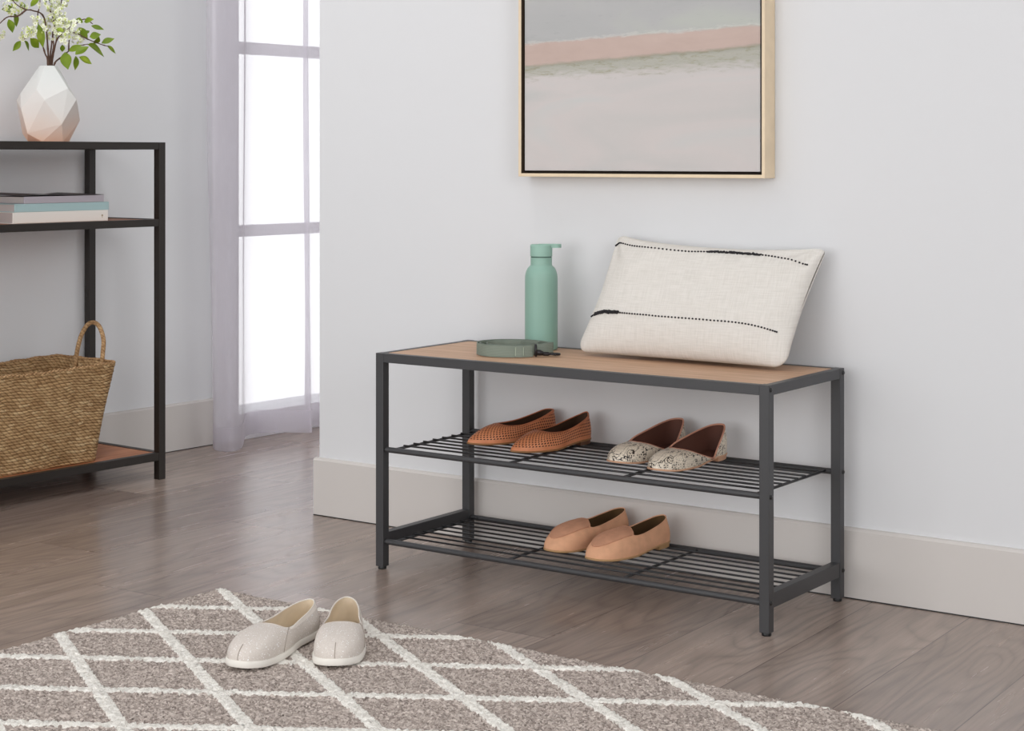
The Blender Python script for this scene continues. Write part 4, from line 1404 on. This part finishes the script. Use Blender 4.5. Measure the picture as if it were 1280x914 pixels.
def leaf_mesh(m, a, b, w, nrm, curl=0.12):
    a = np.array(a); b = np.array(b); ax = b-a; L = np.linalg.norm(ax); ax = ax/L
    nrm = nrm - ax*np.dot(nrm, ax); nrm = nrm/np.linalg.norm(nrm)
    sd = np.cross(ax, nrm)
    n = 8; V = []; F = []
    for i in range(n+1):
        t = i/n
        ww = 0.86*w*(math.sin(PI*t**0.85)**1.05) if 0 < t < 1 else 0.0003
        c = a + ax*L*t + nrm*(-curl*L*(t-0.5)**2)
        for k, s_ in enumerate((-1, -0.5, 0, 0.5, 1)):
            V.append(c + sd*ww*s_ + nrm*abs(s_)*ww*0.28)
    for i in range(n):
        for k in range(4):
            F.append((i*5+k, i*5+k+1, (i+1)*5+k+1, (i+1)*5+k))
    m.add(V, F)

def blossom(m1, m2, c, R, n, rnd):
    for _ in range(n):
        d = Vector((rnd.gauss(0, 1), rnd.gauss(0, 1), rnd.gauss(0, 1))).normalized()
        p = Vector(c) + Vector((d.x, d.y, d.z*0.9))*R*rnd.uniform(0.25, 1.0)
        nr = (d + Vector((0.5, -0.35, 0.3))).normalized()
        a = nr.orthogonal().normalized(); b = nr.cross(a)
        ph = rnd.uniform(0, PI)
        pr = rnd.uniform(0.0050, 0.0085)
        V = []; F = []
        for k in range(5):
            th = ph + 2*PI*k/5
            dr = a*math.cos(th)+b*math.sin(th); sd = nr.cross(dr)
            k0 = len(V)
            V += [p, p+dr*pr*0.55+sd*pr*0.36+nr*pr*0.25, p+dr*pr+nr*pr*0.35, p+dr*pr*0.55-sd*pr*0.36+nr*pr*0.25]
            F.append((k0, k0+1, k0+2, k0+3))
        m1.add(V, F)
        m2.sphere(p+nr*0.0012, 0.0016, 5, 4)
        if rnd.random() < 0.35:
            q = p + nr*0.004 + Vector((rnd.uniform(-1, 1), rnd.uniform(-1, 1), rnd.uniform(-1, 1)))*0.004
            m2.sphere(q, 0.0024, 6, 4, (1, 1, 1.4))

def branch(label, stems, leaves, clusters, dep0, seed, width=None):
    rnd = random.Random(seed)
    base = np.array(LP(-0.272, 0.14, 0.945))
    r = empty('flowering_branch', tuple(base), 0)
    tag(r, label, 'branch', 'flowering branches in the vase')
    rel = lambda p: np.asarray(p)-base
    m = MB()
    for pts in stems:
        P = [wallpt(u, v, dep) for (u, v, dep) in pts]
        cp = [crom(P, t) for t in np.linspace(0, 1, 40)]
        # woody knots
        rr = [0.0026*(1-0.6*i/39) + (0.0007 if i % 7 == 0 else 0) for i in range(40)]
        m.tube([tuple(rel(p)) for p in cp], rr, 7)
    m.build('stem', 'stem_brown', r, smooth=True)
    m = MB(); ps = MB()
    for (u0, v0, u1, v1, w, dd) in leaves:
        a = wallpt(u0, v0, dep0+dd); b = wallpt(u1, v1, dep0+dd-rnd.uniform(-0.02, 0.03))
        nrm = np.array([0.75, -0.45, 0.5]) + np.array([rnd.uniform(-0.35, 0.35) for _ in range(3)])
        leaf_mesh(m, rel(a), rel(b), w, nrm)
    o = m.build('leaves', 'leaf', r, smooth=True)
    m1 = MB(); m2 = MB()
    for (u, v, R, n, dd) in clusters:
        c = rel(wallpt(u, v, dep0+dd))
        blossom(m1, m2, c, R, n, rnd)
    tag(m1.build('blossoms', 'petal', r, smooth=False), kind='stuff')
    tag(m2.build('buds', 'petal_green', r, smooth=True), kind='stuff')

# base of every stem sits inside the vase (pixel-measured mouth at 62, 80)
branch('left flowering branch in the vase, leaves hanging over its left side',
       [[(60, 150, 0.15), (60, 82, 0.14), (56, 66, 0.15), (50, 45, 0.15), (47, 20, 0.15), (50, 2, 0.15), (46, -30, 0.15)],
        [(60.5, 90, 0.14), (60, 64, 0.13), (55, 22, 0.12), (40, 13, 0.10), (33, 12, 0.10), (20, 5, 0.10), (8, -12, 0.10)],
        [(50, 45, 0.15), (44, 40, 0.13), (36, 42, 0.12), (30, 50, 0.12)],
        [(33, 12, 0.10), (22, 20, 0.09), (8, 22, 0.08), (-8, 38, 0.08)]],
       [(16, 10, 2, 12, 0.012, 0), (11, 24, 16, 41, 0.013, 0.0), (18, 17, 21, 34, 0.013, 0), (38, 8, 50, -2, 0.013, 0), (26, 51, 16, 64, 0.010, 0), (31, 51, 36.5, 64, 0.011, 0),
        (38, 48, 49, 60, 0.014, 0), (48, 30, 54, 60, 0.013, 0), (30, 12, 27, 2, 0.008, 0), (-2, 36, -10, 46, 0.01, 0), (13, -4, 24, 0, 0.012, 0)],
       [(22, 8, 0.030, 34, 0), (16, 14, 0.020, 16, 0), (7, 6, 0.012, 8, 0), (37, 38, 0.022, 26, 0), (44, 26, 0.020, 16, 0), (28, 46, 0.012, 8, 0), (1, 42, 0.014, 10, 0), (33, 44, 0.014, 10, 0)],
       0.12, 1)
branch('middle flowering branch rising upright from the vase, mostly white blossoms',
       [[(62, 150, 0.14), (62, 82, 0.14), (64, 60, 0.13), (66, 45, 0.12), (68, 30, 0.12), (63, 14, 0.12), (57, 0, 0.12), (50, -30, 0.13)],
        [(63, 150, 0.14), (63.5, 82, 0.14), (67, 58, 0.12), (66, 40, 0.12), (74, 18, 0.12), (80, -20, 0.12)]],
       [(66, 4, 60, -6, 0.01, 0)],
       [(60, 4, 0.026, 26, 0.0), (70, 14, 0.030, 36, 0.0), (78, 4, 0.024, 20, 0.0), (64, 28, 0.024, 24, 0.02), (74, 27, 0.026, 28, -0.02), (66, 42, 0.018, 16, 0), (72, -8, 0.03, 20, 0), (54, 36, 0.016, 10, 0.0)],
       0.12, 2)
branch('right flowering branch in the vase, leaves spreading toward the window',
       [[(64, 150, 0.14), (65, 82, 0.14), (68, 62, 0.12), (72, 48, 0.10), (82, 40, 0.09), (96, 42, 0.08), (112, 50, 0.08), (128, 56, 0.08), (136, 58, 0.08)],
        [(65, 90, 0.14), (69, 78, 0.13), (76, 72, 0.12), (86, 64, 0.11), (98, 58, 0.10), (110, 55, 0.09)],
        [(86, 64, 0.11), (86, 55, 0.11), (87, 47, 0.11)],
        [(82, 40, 0.09), (94, 30, 0.09), (106, 24, 0.09), (116, 30, 0.09)]],
       [(78, 56, 78, 65, 0.008, 0), (81, 65, 85, 87, 0.018, 0.0), (95, 70, 94, 88, 0.011, 0), (86, 64, 102, 56, 0.010, 0), (99, 71, 115, 80, 0.013, 0), (94, 68, 111, 58, 0.015, -0.02),
        (110, 55, 131, 71, 0.022, 0), (127, 54, 143, 48, 0.011, 0), (134, 57, 145, 67, 0.009, 0), (114, 32, 130, 37, 0.008, 0), (105, 27, 117, 24, 0.011, 0), (95, 24, 104, 28, 0.010, 0),
        (98, 34, 110, 50, 0.015, 0), (112, 46, 126, 43, 0.012, -0.02), (118, 55, 124, 46, 0.011, 0.0), (70, 36, 80, 40, 0.011, -0.02), (100, 44, 112, 38, 0.013, 0.02)],
       [(84, 36, 0.030, 36, 0), (94, 46, 0.020, 20, 0), (80, 48, 0.020, 16, 0), (90, 30, 0.022, 18, 0), (102, 48, 0.014, 10, 0), (76, 38, 0.022, 16, 0.03)],
       0.09, 3)

# ================================================================== CURTAIN
def build_curtain():
    ca, sa = math.cos(A_), math.sin(A_)
    def plan(u, dep):
        p = wallpt(u, 195.92, dep)
        return p[:2]
    bot = [(266, .285), (268, .250), (276, .215), (290, .180), (301, .200), (303, .235), (304, .275), (308, .295), (322, .298), (345, .262), (368, .215), (386, .178), (389, .185), (385, .215), (381, .240), (386, .275), (396, .285), (410, .262), (425, .225), (440, .24), (452, .285), (470, .285), (490, .22), (505, .28), (520, .28)]
    top = [(258, .270), (260, .255), (266, .235), (284, .215), (303, .215), (307, .235), (305, .262), (309, .285), (324, .288), (345, .268), (366, .240), (382, .222), (385, .228), (382, .240), (379, .252), (384, .276), (396, .282), (410, .262), (425, .235), (440, .24), (452, .280), (470, .280), (490, .23), (505, .27), (520, .27)]
    Bp = [plan(*q) for q in bot]; Tp = [plan(*q) for q in top]
    org = np.array(LP(0.75, 0.25, 0.0))
    r = empty('sheer_curtain', tuple(org)); tag(r, 'sheer lavender white curtain hanging over the window to the floor', 'curtain')
    n = 260; m = 60; H1 = 2.45
    def pt(t, z):
        k = 1-min(1, z/1.3)
        k = k*k*(3-2*k)
        a = crom(Bp, t); b = crom(Tp, t)
        p = a*k+b*(1-k)
        wv = 0.004*math.sin(z*5+t*31)*(0.4+k)
        p = p + NN*wv*0.6
        return p
    def hem(t):
        # the first fold trails lower, the rest hangs just clear of the floor
        return 0.0015 + 0.018*(1/(1+math.exp(-(t-0.24)*60)))
    V = []; F = []
    for i in range(n+1):
        t = i/n
        zb = hem(t)
        for j in range(m+1):
            z = zb + (H1-zb)*(j/m)**1.25
            p = pt(t, z)
            V.append((p[0]-org[0], p[1]-org[1], z))
    for i in range(n):
        for j in range(m):
            a = i*(m+1)+j
            F.append((a, a+m+1, a+m+2, a+1))
    mk('curtain_panel', V, F, 'sheer', r)
    # doubled hem band
    V = []; F = []
    hh = 0.072
    for sg in (1,):
        for i in range(n+1):
            t = i/n; zb = hem(t)
            for j in range(5):
                z = zb + hh*j/4
                p = pt(t, z) + NN*0.0022
                V.append((p[0]-org[0], p[1]-org[1], z))
    for i in range(n):
        for j in range(4):
            a = i*5+j
            F.append((a, a+5, a+6, a+1))
    hb = mk('hem', V, F, 'sheer', r)
    V = [];
    pts = []
    for i in range(n+1):
        t = i/n
        p = pt(t, hem(t)+hh) + NN*0.003
        pts.append((p[0]-org[0], p[1]-org[1], hem(t)+hh))
    MB().tube(pts, 0.0009, 5).build('hem_stitching', 'sheer', r, smooth=True)
build_curtain()

# ================================================================== CAMERA
cam_d = bpy.data.cameras.new('camera')
cam = bpy.data.objects.new('camera', cam_d)
COL.objects.link(cam)
cam.location = (0, 0, H_)
cam.rotation_euler = (PI/2, 0, A_)
cam_d.sensor_width = 36.0
cam_d.sensor_fit = 'HORIZONTAL'
cam_d.lens = F_/1280*36.0
cam_d.shift_y = -(457-195.92)/1280
cam_d.clip_start = 0.05
scene.camera = cam

# ================================================================== LIGHT
wd = bpy.data.worlds.new('world'); scene.world = wd; wd.use_nodes = True
wb = wd.node_tree.nodes['Background']
wb.inputs[0].default_value = (0.985, 0.99, 1.0, 1)
wb.inputs[1].default_value = 1.5
def area(name, loc, tgt, sx, sy, power, col=(1, 1, 1)):
    d = bpy.data.lights.new(name, 'AREA'); d.shape = 'RECTANGLE'; d.size = sx; d.size_y = sy; d.energy = power; d.color = col
    o = bpy.data.objects.new(name, d); COL.objects.link(o)
    o.location = loc
    v = Vector(tgt)-Vector(loc)
    o.rotation_euler = v.to_track_quat('-Z', 'Y').to_euler()
    return o
area('ceiling_lamp', (-2.75, 2.25, 3.9), (-2.5, 2.7, 0.0), 0.75, 0.75, 11, (1.0, 0.99, 0.98))
area('front_fill_light', (-2.6, -1.3, 0.95), (-2.6, 3.3, 0.4), 2.4, 1.7, 30, (1.0, 0.995, 0.99))  # added soft area light for frontal fill; no window stands there
area('right_fill_light', (1.5, 0.7, 1.3), (-2.6, 3.1, 0.6), 1.5, 1.6, 24, (1.0, 0.995, 0.99))  # unseen area light added to light faces from the right, not a window
k = area('side_softbox', (0.9, 0.9, 1.9), (-3.9, 3.5, 0.6), 1.2, 1.2, 1.2, (0.97, 0.985, 1.0))
k.data.spread = math.radians(45)
k = area('corner_fill_light', (-2.6, 2.2, 3.6), (-3.8, 3.5, 0.6), 0.8, 0.8, 2.8, (0.98, 0.99, 1.0))  # added narrow area light that lifts the console corner, no real fixture
k.data.spread = math.radians(70)

vs = scene.view_settings
vs.view_transform = 'Standard'; vs.look = 'None'; vs.exposure = 0.0; vs.gamma = 1.0
vs.use_curve_mapping = False
